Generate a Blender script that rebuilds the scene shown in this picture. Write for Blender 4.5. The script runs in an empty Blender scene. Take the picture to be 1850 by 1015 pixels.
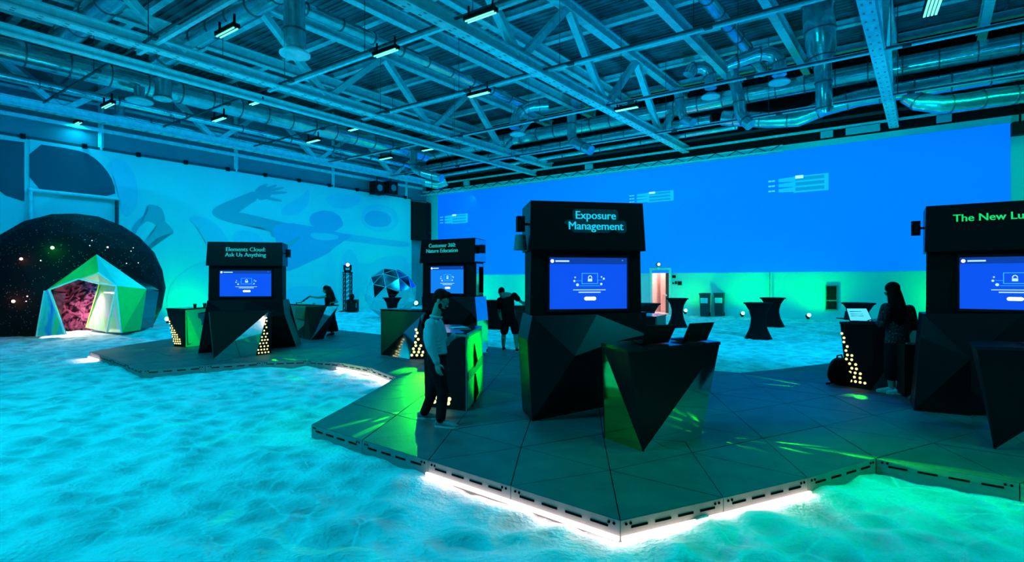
import bpy, bmesh, math, random
import numpy as np
from mathutils import Vector, Matrix, Euler

random.seed(7)
sc = bpy.context.scene
COL = sc.collection
R = math.radians

# ------------------------------------------------------------------ camera, world, exposure, big lights
CAM_H = 1.9           # eye height above the sand
F = 960.0             # focal length in pixels of the 1850 px wide frame
PX0, PY0 = 925.0, 507.5
cam = bpy.data.cameras.new('camera')
cam.sensor_width = 36.0
cam.lens = F * 36.0 / 1850.0
cam.clip_end = 300
camo = bpy.data.objects.new('camera', cam)
camo.location = (0, 0, CAM_H)
camo.rotation_euler = (R(90), 0, 0)
COL.objects.link(camo)
sc.camera = camo

world = bpy.data.worlds.new('hall_ambient')
sc.world = world
world.use_nodes = True
bg = world.node_tree.nodes['Background']
bg.inputs[0].default_value = (0.0, 0.40, 0.85, 1)
bg.inputs[1].default_value = 0.06

sc.view_settings.view_transform = 'Standard'
sc.view_settings.look = 'None'
sc.view_settings.gamma = 1
sc.view_settings.use_curve_mapping = False
sc.view_settings.exposure = 0.0

def aim(o, target):
    d = Vector(target) - o.location
    o.rotation_euler = d.to_track_quat('-Z', 'Y').to_euler()

def area_light(name, loc, target, size, power, color):
    l = bpy.data.lights.new(name, 'AREA')
    l.shape = 'RECTANGLE'; l.size = size[0]; l.size_y = size[1]
    l.energy = power; l.color = color
    o = bpy.data.objects.new(name, l); COL.objects.link(o)
    o.location = loc; aim(o, target)
    return o

def spot_light(name, loc, target, power, color, angle=60, blend=.5, radius=.04):
    l = bpy.data.lights.new(name, 'SPOT')
    l.energy = power; l.color = color; l.spot_size = R(angle); l.spot_blend = blend
    l.shadow_soft_size = radius
    o = bpy.data.objects.new(name, l); COL.objects.link(o)
    o.location = loc; aim(o, target)
    return o

CYAN = (0.0, 0.62, 1.0)
GREEN = (0.0, 1.0, 0.06)
# added area lights and spots out of view, brightening the sand
area_light('overhead_fill', (-8, 3.5, 8.8), (-6.5, 6.5, 0), (3.2, 1.6), 930, (0.0, 0.72, 1.0))
area_light('overhead_fill_right', (8, 2.5, 8.8), (7, 5, 0), (3, 1.6), 380, (0.0, 0.78, 0.90))
spot_light('far_sand_fill', (9.5, 6, 8.6), (8.5, 19, 0), 7000, (0, .50, 1), 62, .9, .15)
spot_light('far_sand_fill', (-11, 6, 8.6), (-7, 26, 0), 5000, (0, .58, 1), 44, .9, .15)
spot_light('duct_fill', (3.2, 15.8, .5), (5.9, 28.3, 10.2), 3200, (0, .50, 1), 60, .9, .06)  # added floor spots, no fixtures, that brighten the ducts
spot_light('duct_fill', (10.3, 11.8, .5), (16.6, 20.9, 10.2), 2400, (0, .52, .85), 70, .9, .06)
spot_light('duct_fill', (-11.5, 9, .5), (-14.3, 26.0, 9.8), 2600, (0, .60, 1), 75, .9, .06)
# power of the added strip lights that brighten the two walls
LEFT_FILL = 620; BACK_FILL = 480
# added spots near the floor, no fixtures, that brighten the steel roof
for _x, _y, _w, _c in ((-11, 2, 1900, (0, .52, 1)), (-3, -3, 2300, (0, .54, 1)), (8, -2, 1800, (0, .33, 1)), (-4.6, 16.5, 1500, (0, .52, 1)), (3.2, 15.5, 1500, (0, .42, 1)), (9.8, 11.5, 1100, (0, .24, 1)), (-9.5, 15.8, 1200, (0, .58, 1))):
    spot_light('roof_fill', (_x, _y, .5), (_x + 1.5, _y + 4, 9.5), _w * .85, _c, 105, .8, .06)


# ------------------------------------------------------------------ helpers: geometry of the place
def V(px, py, d):
    """the point seen at a pixel of the photograph at distance d ahead of the camera"""
    return Vector(((px - PX0) / F * d, d, CAM_H - (py - PY0) / F * d))
def HZ(px, py, z):
    d = (CAM_H - z) * F / (py - PY0)
    return V(px, py, d)
DECK = 0.15           # platform top
def GP(px, py): return HZ(px, py, DECK)
def SP(px, py, z=0.0): return HZ(px, py, z)
# hall frame: corner of the two walls, u along the left wall away, v along the back wall to the right
CX, CY = -6.46, 40.0
U = Vector((.617, .787, 0)).normalized()
W = Vector((.822, -.570, 0)).normalized()
def ST(s, t, z=0.0):
    return Vector((CX, CY, 0)) + W * s + U * t + Vector((0, 0, z))
def WL(px, py, off=0.0):
    """point on the left wall (moved off it into the hall by off)"""
    k = (px - PX0) / F
    c = Vector((CX, CY, 0)) + W * off
    t = (k * c.y - c.x) / (U.x - k * U.y)
    y = c.y + U.y * t
    return V(px, py, y)
def WB(px, py, off=0.0):
    """point on the back wall (moved into the hall by off)"""
    k = (px - PX0) / F
    c = Vector((CX, CY, 0)) - U * off
    s = (k * c.y - c.x) / (W.x - k * W.y)
    return V(px, py, c.y + W.y * s)
NL_ = Vector((U.y, -U.x, 0))        # left wall's normal, into the hall
NB_ = Vector((W.y, -W.x, 0))        # back wall's normal, into the hall
if NB_.y > 0: NB_ = -NB_

def sand_z(x, y):
    d = math.hypot(x + 13.2, y - 20.5)
    z = .20 * math.exp(-(d / 3.2) ** 2)
    # the sand is banked up a little against the walls
    r = Vector((x - CX, y - CY, 0))
    dl = r.dot(NL_); db = r.dot(NB_)
    z += .05 * math.exp(-max(dl, 0) / 1.6) + .07 * math.exp(-max(db, 0) / 2.0)
    return z

# ------------------------------------------------------------------ helpers: materials
MATS = {}
def mat(name, col, rough=.6, metal=0.0, emit=None, estr=0.0, var=.12, scale=6.0, bump=0.0, bscale=40.0, spec=None, col2=None):
    if name in MATS: return MATS[name]
    m = bpy.data.materials.new(name); m.use_nodes = True
    nt = m.node_tree; b = nt.nodes['Principled BSDF']
    b.inputs['Roughness'].default_value = rough
    b.inputs['Metallic'].default_value = metal
    if spec is not None: b.inputs['Specular IOR Level'].default_value = spec
    tc = nt.nodes.new('ShaderNodeTexCoord')
    n = nt.nodes.new('ShaderNodeTexNoise'); n.inputs['Scale'].default_value = scale
    n.inputs['Detail'].default_value = 4
    nt.links.new(tc.outputs['Object'], n.inputs['Vector'])
    r = nt.nodes.new('ShaderNodeValToRGB')
    c2 = col2 if col2 else tuple(c * (1 - var) for c in col)
    r.color_ramp.elements[0].position = .3; r.color_ramp.elements[1].position = .7
    r.color_ramp.elements[0].color = (*c2, 1); r.color_ramp.elements[1].color = (*col, 1)
    nt.links.new(n.outputs['Fac'], r.inputs['Fac'])
    nt.links.new(r.outputs['Color'], b.inputs['Base Color'])
    if emit:
        b.inputs['Emission Color'].default_value = (*emit, 1)
        b.inputs['Emission Strength'].default_value = estr
    if bump:
        n2 = nt.nodes.new('ShaderNodeTexNoise'); n2.inputs['Scale'].default_value = bscale; n2.inputs['Detail'].default_value = 5
        nt.links.new(tc.outputs['Object'], n2.inputs['Vector'])
        bp = nt.nodes.new('ShaderNodeBump'); bp.inputs['Strength'].default_value = bump; bp.inputs['Distance'].default_value = .02
        nt.links.new(n2.outputs['Fac'], bp.inputs['Height'])
        nt.links.new(bp.outputs['Normal'], b.inputs['Normal'])
    MATS[name] = m
    return m

def sand_mat():
    m = bpy.data.materials.new('white_sand'); m.use_nodes = True; nt = m.node_tree; b = nt.nodes['Principled BSDF']
    b.inputs['Roughness'].default_value = .95; b.inputs['Specular IOR Level'].default_value = .08
    L = nt.links.new; N = nt.nodes.new
    tc = N('ShaderNodeTexCoord')
    n0 = N('ShaderNodeTexNoise'); n0.inputs['Scale'].default_value = 1.3; n0.inputs['Detail'].default_value = 3; L(tc.outputs['Object'], n0.inputs['Vector'])
    mx = N('ShaderNodeMix'); mx.data_type = 'RGBA'; mx.blend_type = 'ADD'; mx.inputs[0].default_value = .55
    L(tc.outputs['Object'], mx.inputs[6]); L(n0.outputs['Color'], mx.inputs[7])
    v = N('ShaderNodeTexVoronoi'); v.feature = 'SMOOTH_F1'; v.inputs['Scale'].default_value = 3.0; v.inputs['Smoothness'].default_value = .35; L(mx.outputs[2], v.inputs['Vector'])
    v2 = N('ShaderNodeTexVoronoi'); v2.feature = 'DISTANCE_TO_EDGE'; v2.inputs['Scale'].default_value = 2.1; L(mx.outputs[2], v2.inputs['Vector'])
    r = N('ShaderNodeValToRGB'); e = r.color_ramp.elements     # shade in hollows and light on crests put into the sand's colour
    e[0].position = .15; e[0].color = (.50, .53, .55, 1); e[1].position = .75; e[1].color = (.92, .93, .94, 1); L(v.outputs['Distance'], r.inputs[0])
    r2 = N('ShaderNodeValToRGB'); e = r2.color_ramp.elements; e[0].position = 0; e[0].color = (1, 1, 1, 1); e[1].position = .045; e[1].color = (0, 0, 0, 1); L(v2.outputs['Distance'], r2.inputs[0])  # thin white lines for lit ridges, also put into the colour
    n1 = N('ShaderNodeTexNoise'); n1.inputs['Scale'].default_value = .9; n1.inputs['Detail'].default_value = 0; L(tc.outputs['Object'], n1.inputs['Vector'])
    mul = N('ShaderNodeMath'); mul.operation = 'MULTIPLY'; L(r2.outputs[0], mul.inputs[0]); L(n1.outputs['Fac'], mul.inputs[1])
    m2 = N('ShaderNodeMix'); m2.data_type = 'RGBA'; L(mul.outputs[0], m2.inputs[0]); L(r.outputs[0], m2.inputs[6]); m2.inputs[7].default_value = (1, 1, 1, 1)
    L(m2.outputs[2], b.inputs['Base Color'])
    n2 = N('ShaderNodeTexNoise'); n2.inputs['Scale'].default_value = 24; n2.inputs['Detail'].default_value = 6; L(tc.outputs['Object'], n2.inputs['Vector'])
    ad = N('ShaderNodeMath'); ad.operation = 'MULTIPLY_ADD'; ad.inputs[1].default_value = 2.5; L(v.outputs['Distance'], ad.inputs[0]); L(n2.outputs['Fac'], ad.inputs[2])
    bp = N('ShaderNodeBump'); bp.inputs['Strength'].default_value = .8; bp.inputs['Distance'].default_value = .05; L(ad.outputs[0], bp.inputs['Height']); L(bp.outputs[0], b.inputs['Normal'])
    return m
M_SAND = sand_mat()
M_WALL = mat('painted_wall', (.66, .68, .68), .85, var=.05, scale=.6)
M_WALLUP = mat('upper_wall_sheet', (.20, .24, .28), .7, var=.2, scale=.8)
M_DARKW = mat('black_curtain', (.012, .012, .013), .95, var=.3, spec=.05)
M_STEEL = mat('painted_steel', (.80, .82, .84), .5, var=.25, scale=5, spec=.3)
M_STEELD = mat('dark_steel', (.05, .055, .06), .5, var=.3)
M_DUCT = mat('galvanised_duct', (.80, .82, .84), .20, metal=.86, var=.30, scale=3, bump=.35, bscale=6)
M_RING = mat('duct_seam', (.20, .21, .22), .4, metal=.8)
M_DECK = mat('roof_sheet', (.22, .245, .27), .45, metal=.15, var=.55, scale=1.2)
M_PLY = mat('grey_plywood', (.100, .108, .110), .55, var=.30, scale=3.5, bump=.12, bscale=30, spec=.35)
M_EDGE = mat('plywood_edge', (.27, .25, .235), .7, var=.2, scale=8)
M_BLACK = mat('matt_black', (.006, .0065, .007), .6, var=.3, spec=.12)
M_BLACKG = mat('gloss_black', (.006, .007, .008), .14, var=.2, spec=.5)
M_FACET = mat('black_facet_board', (.006, .007, .008), .32, var=.2, spec=.20)
M_FACETD = mat('dull_black_board', (.008, .010, .008), .65, var=.2, spec=.08)
M_MIRROR = mat('mirror_board', (.78, .80, .80), .06, metal=1.0, var=.05)
M_SLOT = mat('slot_shadow_black', (.004, .004, .004), .9, spec=0)
M_CLOTH = mat('black_stretch_cloth', (.006, .006, .007), .8, var=.3, spec=.06)
M_LED = mat('led_strip_white', (.9, .9, .9), .5, emit=(1.0, .80, .80), estr=4.0)
M_LAMP = mat('lamp_tube', (.9, 1, .95), .4, emit=(.22, 1.0, .55), estr=1.2)
M_DOT = mat('warm_backlit_hole', (.9, .8, .5), .5, emit=(1.0, .82, .30), estr=1.5)
M_GREENL = mat('green_uplight_lens', (.6, 1, .6), .3, emit=(.30, 1.0, .36), estr=3.0)
M_WHITEL = mat('white_lens', (1, 1, 1), .3, emit=(.9, .97, 1.0), estr=3.0)
M_SCREEN = mat('blue_screen', (.01, .02, .1), .3, emit=(.004, .085, .86), estr=1.0, var=.0)
M_SCREENL = mat('pale_blue_screen', (.01, .02, .1), .3, emit=(.006, .22, .86), estr=1.0, var=.0)
M_UI = mat('screen_white', (.5, .6, .7), .4, emit=(.55, .80, 1.0), estr=1.0)
M_UIC = mat('screen_cyan', (.1, .4, .6), .4, emit=(.05, .45, .90), estr=.9)
M_UID = mat('screen_dark_bar', (.01, .02, .06), .4, emit=(.004, .045, .36), estr=1.0)
M_SIGNC = mat('sign_cyan', (.1, .5, .6), .4, emit=(.01, .52, .72), estr=.9)
M_SIGNT = mat('sign_teal', (.1, .5, .5), .4, emit=(.01, .30, .24), estr=.8)
M_SIGNG = mat('sign_green', (.05, .5, .2), .4, emit=(.01, .62, .11), estr=.9)
M_HALO = mat('sign_halo', (.006, .05, .07), .6)
M_PROJ = None
M_WHITE = mat('off_white_paint', (.75, .73, .70), .6)
M_SKIN = mat('skin', (.50, .32, .25), .55, var=.1)
M_SKIND = mat('skin_tan', (.30, .18, .13), .55, var=.1)
M_SHIRT = mat('pale_shirt_cotton', (.50, .50, .56), .85, var=.12, scale=10, bump=.3, bscale=25)
M_TROUS = mat('dark_trousers', (.010, .011, .014), .9, var=.3, scale=10, spec=.05)
M_HAIR = mat('dark_hair', (.008, .007, .006), .75, var=.3, scale=30, spec=.08)
M_SHOE = mat('grey_shoe', (.20, .21, .22), .7)
M_SOLE = mat('white_sole', (.60, .62, .62), .7)
M_DRESS = mat('black_dress_cloth', (.006, .006, .007), .9, spec=.04)
M_GREFL = mat('green_reflection_mirror', (.22, .62, .12), .07, metal=1.0, var=.05)  # mirror whose tint puts a green reflection into the board colour
M_BINB = mat('dark_bin_plastic', (.035, .04, .045), .5)
M_PAPER = mat('paper', (.75, .75, .75), .8)
M_GREY = mat('grey_plastic', (.18, .19, .20), .5)

# ------------------------------------------------------------------ helpers: meshes
class B:
    """collects shapes; build() links them as one mesh object"""
    def __init__(s): s.v = []; s.f = []; s.mi = []; s.sm = []
    def add(s, vs, fs, m=0, smooth=False):
        o = len(s.v); s.v += [Vector(v) for v in vs]
        for f in fs:
            s.f.append([i + o for i in f]); s.mi.append(m); s.sm.append(smooth)
        return s
    def box(s, c, size, rot=None, m=0):
        hx, hy, hz = [a / 2 for a in size]
        vs = [Vector((x, y, z)) for z in (-hz, hz) for y in (-hy, hy) for x in (-hx, hx)]
        if rot is not None: vs = [rot @ v for v in vs]
        vs = [v + Vector(c) for v in vs]
        return s.add(vs, [(0, 2, 3, 1), (4, 5, 7, 6), (0, 1, 5, 4), (2, 6, 7, 3), (0, 4, 6, 2), (1, 3, 7, 5)], m)
    def bar(s, a, b, w, h, m=0, up=(0, 0, 1)):
        a = Vector(a); b = Vector(b); d = b - a; L = d.length
        x = d.normalized(); y = Vector(up).cross(x)
        if y.length < 1e-4: y = Vector((1, 0, 0)).cross(x)
        y.normalize(); z = x.cross(y)
        rot = Matrix((x, y, z)).transposed()
        return s.box((a + b) / 2, (L, w, h), rot, m)
    def cyl(s, a, b, r, r2=None, n=12, m=0, smooth=True, cap=True):
        a = Vector(a); b = Vector(b); r2 = r if r2 is None else r2
        x = (b - a).normalized(); y = x.orthogonal().normalized(); z = x.cross(y)
        vs = []
        for c, rr in ((a, r), (b, r2)):
            for i in range(n):
                t = 2 * math.pi * i / n
                vs.append(c + y * (rr * math.cos(t)) + z * (rr * math.sin(t)))
        s.add(vs, [(i, (i + 1) % n, n + (i + 1) % n, n + i) for i in range(n)], m, smooth)
        if cap: s.add(vs, [tuple(range(n - 1, -1, -1)), tuple(range(n, 2 * n))], m)
        return s
    def tube(s, pts, r, n=12, m=0, smooth=True, cap=True):
        pts = [Vector(p) for p in pts]; rs = r if isinstance(r, (list, tuple)) else [r] * len(pts)
        vs = []; y = None
        for i, p in enumerate(pts):
            d = (pts[min(i + 1, len(pts) - 1)] - pts[max(i - 1, 0)]).normalized()
            if y is None: y = d.orthogonal().normalized()
            else: y = (y - d * y.dot(d)).normalized()
            z = d.cross(y)
            for k in range(n):
                t = 2 * math.pi * k / n
                vs.append(p + y * (rs[i] * math.cos(t)) + z * (rs[i] * math.sin(t)))
        fs = [(i * n + k, i * n + (k + 1) % n, (i + 1) * n + (k + 1) % n, (i + 1) * n + k) for i in range(len(pts) - 1) for k in range(n)]
        s.add(vs, fs, m, smooth)
        if cap: s.add(vs, [tuple(range(n - 1, -1, -1)), tuple(range((len(pts) - 1) * n, len(pts) * n))], m)
        return s
    def lathe(s, c, prof, n=24, m=0, smooth=True):
        """prof: (r, z) pairs from bottom to top, closed with caps"""
        c = Vector(c); vs = []
        for r, z in prof:
            for k in range(n):
                t = 2 * math.pi * k / n
                vs.append(c + Vector((r * math.cos(t), r * math.sin(t), z)))
        fs = [(i * n + k, i * n + (k + 1) % n, (i + 1) * n + (k + 1) % n, (i + 1) * n + k) for i in range(len(prof) - 1) for k in range(n)]
        s.add(vs, fs, m, smooth)
        s.add(vs, [tuple(range(n - 1, -1, -1)), tuple(range((len(prof) - 1) * n, len(prof) * n))], m)
        return s
    def ell(s, c, r, rot=None, n=16, k=10, m=0):
        c = Vector(c); vs = []; fs = []
        for i in range(k + 1):
            th = math.pi * i / k
            for j in range(n):
                ph = 2 * math.pi * j / n
                p = Vector((r[0] * math.sin(th) * math.cos(ph), r[1] * math.sin(th) * math.sin(ph), r[2] * math.cos(th)))
                if i in (0, k): p += Vector((1e-5 * math.cos(ph), 1e-5 * math.sin(ph), 0))
                vs.append(c + (rot @ p if rot is not None else p))
        for i in range(k):
            for j in range(n):
                fs.append((i * n + j, (i + 1) * n + j, (i + 1) * n + (j + 1) % n, i * n + (j + 1) % n))
        return s.add(vs, fs, m, True)
    def prism(s, poly, vec, m=0):
        """a flat polygon thickened along vec"""
        poly = [Vector(p) for p in poly]; n = len(poly); vec = Vector(vec)
        vs = poly + [p + vec for p in poly]
        nrm = sum(((poly[i]).cross(poly[(i + 1) % n]) for i in range(n)), Vector())
        flip = nrm.dot(vec) > 0
        fs = [tuple(range(n)), tuple(range(2 * n - 1, n - 1, -1))] + [(i, i + n, (i + 1) % n + n, (i + 1) % n) for i in range(n)]
        if flip: fs = [tuple(reversed(f)) for f in fs]
        return s.add(vs, fs, m)
    def mesh(s, name, mats, origin=(0, 0, 0)):
        me = bpy.data.meshes.new(name); o = Vector(origin)
        me.from_pydata([v - o for v in s.v], [], s.f)
        for m in (mats if isinstance(mats, (list, tuple)) else [mats]): me.materials.append(m)
        me.polygons.foreach_set('material_index', s.mi)
        me.polygons.foreach_set('use_smooth', s.sm)
        me.update()
        return me
    def build(s, name, mats, parent=None, origin=None):
        """world-space shapes: the mesh's origin goes to its parent's place (or to origin)"""
        if parent is not None:
            root = parent
            while root.parent is not None: root = root.parent
            org = root.location
        else:
            org = Vector(origin) if origin is not None else Vector((sum(v.x for v in s.v) / len(s.v), sum(v.y for v in s.v) / len(s.v), min(v.z for v in s.v)))
        o = bpy.data.objects.new(name, s.mesh(name, mats, org)); COL.objects.link(o)
        if parent is not None: o.parent = parent
        else: o.location = org
        return o

def tag(o, label=None, cat=None, group=None, kind=None):
    if label: o['label'] = label
    if cat: o['category'] = cat
    if group: o['group'] = group
    if kind: o['kind'] = kind
    return o
def thing(name, label, cat, loc=(0, 0, 0), group=None):
    o = bpy.data.objects.new(name, None); COL.objects.link(o)
    o.location = Vector(loc); o.empty_display_size = .2
    return tag(o, label, cat, group)
def structure(o, label=None): return tag(o, label, None, None, 'structure')
def copy_tree(o, parent=None):
    c = o.copy(); COL.objects.link(c); c.parent = parent
    for ch in [x for x in o.children]: copy_tree(ch, c)
    return c
def basis(x, z=(0, 0, 1)):
    x = Vector(x).normalized(); z = Vector(z); y = z.cross(x).normalized(); z = x.cross(y)
    return Matrix((x, y, z)).transposed()
def facet(a, b, c, inside, thick=.02):
    """a triangular board, its thickness turned towards the point inside"""
    a, b, c = Vector(a), Vector(b), Vector(c)
    n = (b - a).cross(c - a).normalized()
    if n.dot(Vector(inside) - a) < 0: n = -n
    return B().prism([a, b, c], n * thick)
def text_mesh(name, body, size, mtl, parent, place, align='CENTER', spacing=1.0, bold=.012, line=.95, extrude=.006):
    """lettering as a real mesh; place maps text (x, y) with y up and z out of the board to the world"""
    cu = bpy.data.curves.new(name, 'FONT'); cu.body = body; cu.size = size; cu.align_x = align; cu.align_y = 'CENTER'
    cu.extrude = extrude; cu.space_line = line; cu.space_character = spacing; cu.resolution_u = 3
    tmp = bpy.data.objects.new(name + '_tmp', cu); COL.objects.link(tmp)
    bpy.context.view_layer.update()
    dg = bpy.context.evaluated_depsgraph_get()
    me = bpy.data.meshes.new_from_object(tmp.evaluated_get(dg))
    bpy.data.objects.remove(tmp)
    root = parent
    while root.parent is not None: root = root.parent
    bm = bmesh.new(); bm.from_mesh(me)
    n0 = list(bm.verts) + list(bm.edges) + list(bm.faces)
    for sh in (bold * size * 1.4, -bold * size * 1.4):    # heavier strokes
        r_ = bmesh.ops.duplicate(bm, geom=n0)
        for e in r_['geom']:
            if isinstance(e, bmesh.types.BMVert): e.co.x += sh; e.co.z += abs(sh) * .06 + (.0004 if sh > 0 else 0)
    bm.to_mesh(me); bm.free()
    for v in me.vertices: v.co = place(v.co) - root.location
    me.materials.clear(); me.materials.append(mtl)
    o = bpy.data.objects.new(name, me); COL.objects.link(o); o.parent = parent
    return o

# ================================================================== SETTING
# ---- sand floor: rows of points, denser near the viewer
def vnoise(x, y, seed):
    """smooth value noise on numpy arrays"""
    rng = np.random.RandomState(seed); T = rng.rand(256, 256)
    xi = np.floor(x).astype(int); yi = np.floor(y).astype(int)
    fx = x - xi; fy = y - yi
    fx = fx * fx * (3 - 2 * fx); fy = fy * fy * (3 - 2 * fy)
    g = lambda a, b: T[a % 256, b % 256]
    return (g(xi, yi) * (1 - fx) + g(xi + 1, yi) * fx) * (1 - fy) + (g(xi, yi + 1) * (1 - fx) + g(xi + 1, yi + 1) * fx) * fy

def build_sand():
    rows = np.concatenate([np.linspace(-15, 2.4, 18), np.geomspace(2.5, 44, 330)])
    cols = np.linspace(-1.25, 1.25, 400)
    Y = np.repeat(rows[:, None], 400, 1)
    X = np.where(Y < 2.5, cols[None, :] * 14, cols[None, :] * (Y + .0) + cols[None, :] * np.clip(11 - Y, 0, 11) * .35)
    wx = X + .35 * vnoise(X * .9 + 7, Y * .9, 3); wy = Y + .35 * vnoise(X * .9, Y * .9 + 9, 4)
    h = np.zeros_like(X)
    n1 = vnoise(wx * 2.3 + 11, wy * 2.3 + 5, 11); h += .050 * (np.abs(n1 - .5) * 2)
    n2 = vnoise(wx * 4.6 + 3, wy * 4.6 + 8, 12); h += .026 * (np.abs(n2 - .5) * 2)
    h += .012 * vnoise(X * 11, Y * 11, 13) + .05 * (vnoise(X * .7, Y * .7, 14) - .5)
    h -= .035
    d = np.hypot(X + 13.2, Y - 20.5); h += .20 * np.exp(-(d / 3.2) ** 2)
    rx, ry = X - CX, Y - CY
    dl = rx * NL_.x + ry * NL_.y; db = rx * NB_.x + ry * NB_.y
    h += .05 * np.exp(-np.clip(dl, 0, 99) / 1.6) + .07 * np.exp(-np.clip(db, 0, 99) / 2.0)
    nr, nc = X.shape
    vs = np.stack([X, Y, h], -1).reshape(-1, 3)
    idx = np.arange(nr * nc).reshape(nr, nc)
    # sand ends under the walls
    keep = ((dl > -.4) & (db > -2.6))
    k = keep[:-1, :-1] | keep[1:, 1:]
    fs = np.stack([idx[:-1, :-1], idx[:-1, 1:], idx[1:, 1:], idx[1:, :-1]], -1)[k]
    me = bpy.data.meshes.new('floor'); me.from_pydata(vs.tolist(), [], fs.tolist())
    me.polygons.foreach_set('use_smooth', [True] * len(me.polygons))
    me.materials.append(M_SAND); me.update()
    o = bpy.data.objects.new('floor', me); COL.objects.link(o)
    structure(o, 'white sand spread over the whole hall floor')
build_sand()

# ---- walls
ZT = 7.85           # top of the mural panelling
ZR = 12.9           # roof
wl = B()            # structural left wall, behind the panelling
wl.prism([ST(0, -44, -.3), ST(0, .3, -.3), ST(0, .3, ZR), ST(0, -44, ZR)], -W * .3)
o = wl.build('wall_left', M_WALLUP); structure(o, 'blue sheeted wall above the mural on the left')
# posts and rails on the upper wall
for t in range(-38, 0, 6):
    B().bar(ST(.08, t, ZT), ST(.08, t, ZR - .2), .14, .16).build('post', M_STEEL, o)
for z, w in ((8.75, .16), (9.9, .10)):
    B().bar(ST(.1, -43, z), ST(.1, -.5, z), .14, w).build('rail', M_STEEL, o)

# mural panelling, ends before the corner
t_end = (WL(741, 500) - Vector((CX, CY, 0))).dot(U)
t_seam = (WL(49, 400) - Vector((CX, CY, 0))).dot(U)
TH = .12
mural = thing('mural_wall', 'long cyan wall with projected mural of swimming figure and flowing shapes on the left', 'mural', ST(TH, -20, 0))
for (ta, tb) in ((-44, t_seam - .05), (t_seam + .05, t_end)):
    B().prism([ST(0.02, ta, -.2), ST(0.02, tb, -.2), ST(0.02, tb, ZT), ST(0.02, ta, ZT)], W * TH).build('wall_panel', M_WALL, mural)
B().prism([ST(0.02, t_seam - .05, -.2), ST(0.02, t_seam + .05, -.2), ST(0.02, t_seam + .05, ZT), ST(0.02, t_seam - .05, ZT)], W * .06).build('seam_strip', M_WHITE, mural)
for k in range(13):     # brackets along the top edge
    t = t_end - .6 - k * 2.05
    B().box(ST(TH + .02, t, ZT + .05), (.16, .22, .2), basis(U)).build('bracket', M_BLACK, mural)
B().bar(ST(TH * .5, -44, ZT + .05), ST(TH * .5, t_end, ZT + .05), .16, .12).build('top_rail', M_STEELD, mural)

def mural_shape(pts, mtl, lift=.004, smooth=2):
    """a flat shape of the projected mural, its light put into paint, by outline"""
    p = [WL(x, y, TH + .03) for x, y in pts]
    for _ in range(smooth):      # corner cutting
        q = []
        for i in range(len(p)):
            a, b = p[i], p[(i + 1) % len(p)]
            q += [a.lerp(b, .25), a.lerp(b, .75)]
        p = q
    bm = bmesh.new()
    vs = [bm.verts.new(v + W * lift) for v in p]
    f = bm.faces.new(vs)
    bmesh.ops.triangulate(bm, faces=[f])
    me = bpy.data.meshes.new('projected_shape')
    for v in bm.verts: v.co -= mural.location
    bm.normal_update(); bm.to_mesh(me); bm.free(); me.materials.append(mtl)
    ob = bpy.data.objects.new('projected_shape', me); COL.objects.link(ob); ob.parent = mural
    return ob
P_NAVY = mat('mural_navy', (.105, .09, .12), .85, var=.04)  # tones of the projected picture, its light put into base colours
P_TEAL = mat('mural_teal', (.36, .40, .46), .85, var=.04)
P_BLUE = mat('mural_mid_blue', (.45, .50, .64), .85, var=.04)
P_BLUE2 = mat('mural_soft_blue', (.54, .59, .68), .85, var=.04)
P_DEEP = mat('mural_deep_blue', (.38, .42, .62), .85, var=.04)
P_LIGHT = mat('mural_pale', (.74, .76, .76), .85, var=.03)
# upper left dark discs, cut by the white seam
mural_shape([(-60, 244), (44, 257), (44, 364), (10, 353), (-20, 330), (-60, 310)], P_NAVY, smooth=0)
mural_shape([(53, 258), (53, 340), (130, 351), (209, 356), (206, 330), (190, 303), (165, 280), (136, 270)], P_NAVY, smooth=1)
mural_shape([(212, 283), (232, 296), (247, 325), (250, 356), (244, 380), (225, 396), (214, 360), (208, 320), (190, 296)], P_BLUE2)
mural_shape([(266, 368), (290.6, 373), (296.8, 387.6), (299, 402), (282, 407), (273, 400), (261, 400), (249, 412), (244, 424.6), (236.5, 416), (246, 400), (266, 384), (268.5, 378)], P_TEAL, .006, 1)
mural_shape([(296, 398), (306, 408), (315, 418.4), (310, 424.6), (288, 426), (266, 446), (250, 468), (244, 450), (257, 439), (278, 420), (282, 405)], P_TEAL, .004, 1)
mural_shape([(338, 393), (356, 389), (385, 399), (404, 418), (416, 445), (398, 462), (376, 452), (368, 430), (354, 408)], P_BLUE2, .004, 1)
mural_shape([(372, 470), (440, 470), (440, 560), (300, 575), (303, 520), (330, 490)], P_BLUE2, .004, 1)
# swimming figure: forearm, hand with spread fingers, upper arm, trunk, head
mural_shape([(382, 385), (386, 376), (405, 366), (440, 352), (461, 343.5), (467, 360), (446, 372), (430, 385), (410, 396), (392, 394)], P_TEAL, .004, 1)
mural_shape([(459, 344), (470, 337), (484, 336), (492, 345), (489, 355), (478, 361), (465, 361)], P_TEAL, .006, 1)
for tip, root, w_ in (((482, 333), (466, 341), 3.2), ((499, 335), (482, 341), 3.0), ((512, 339), (487, 344), 3.0), ((517.5, 347.5), (488, 349), 3.0), ((508, 363), (480, 357), 3.0)):
    dx, dy = tip[0] - root[0], tip[1] - root[1]; n_ = math.hypot(dx, dy); nx_, ny_ = -dy / n_ * w_, dx / n_ * w_
    mural_shape([(root[0] + nx_, root[1] + ny_), (tip[0] + nx_ * .6, tip[1] + ny_ * .6), (tip[0] + dx / n_, tip[1] + dy / n_), (tip[0] - nx_ * .6, tip[1] - ny_ * .6), (root[0] - nx_, root[1] - ny_)], P_TEAL, .008, 1)
mural_shape([(384, 388), (400, 384), (431, 383), (462, 390), (508, 401), (556, 410), (540, 425), (492, 432), (486, 413), (426, 404), (398, 397)], P_TEAL, .005, 1)
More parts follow.
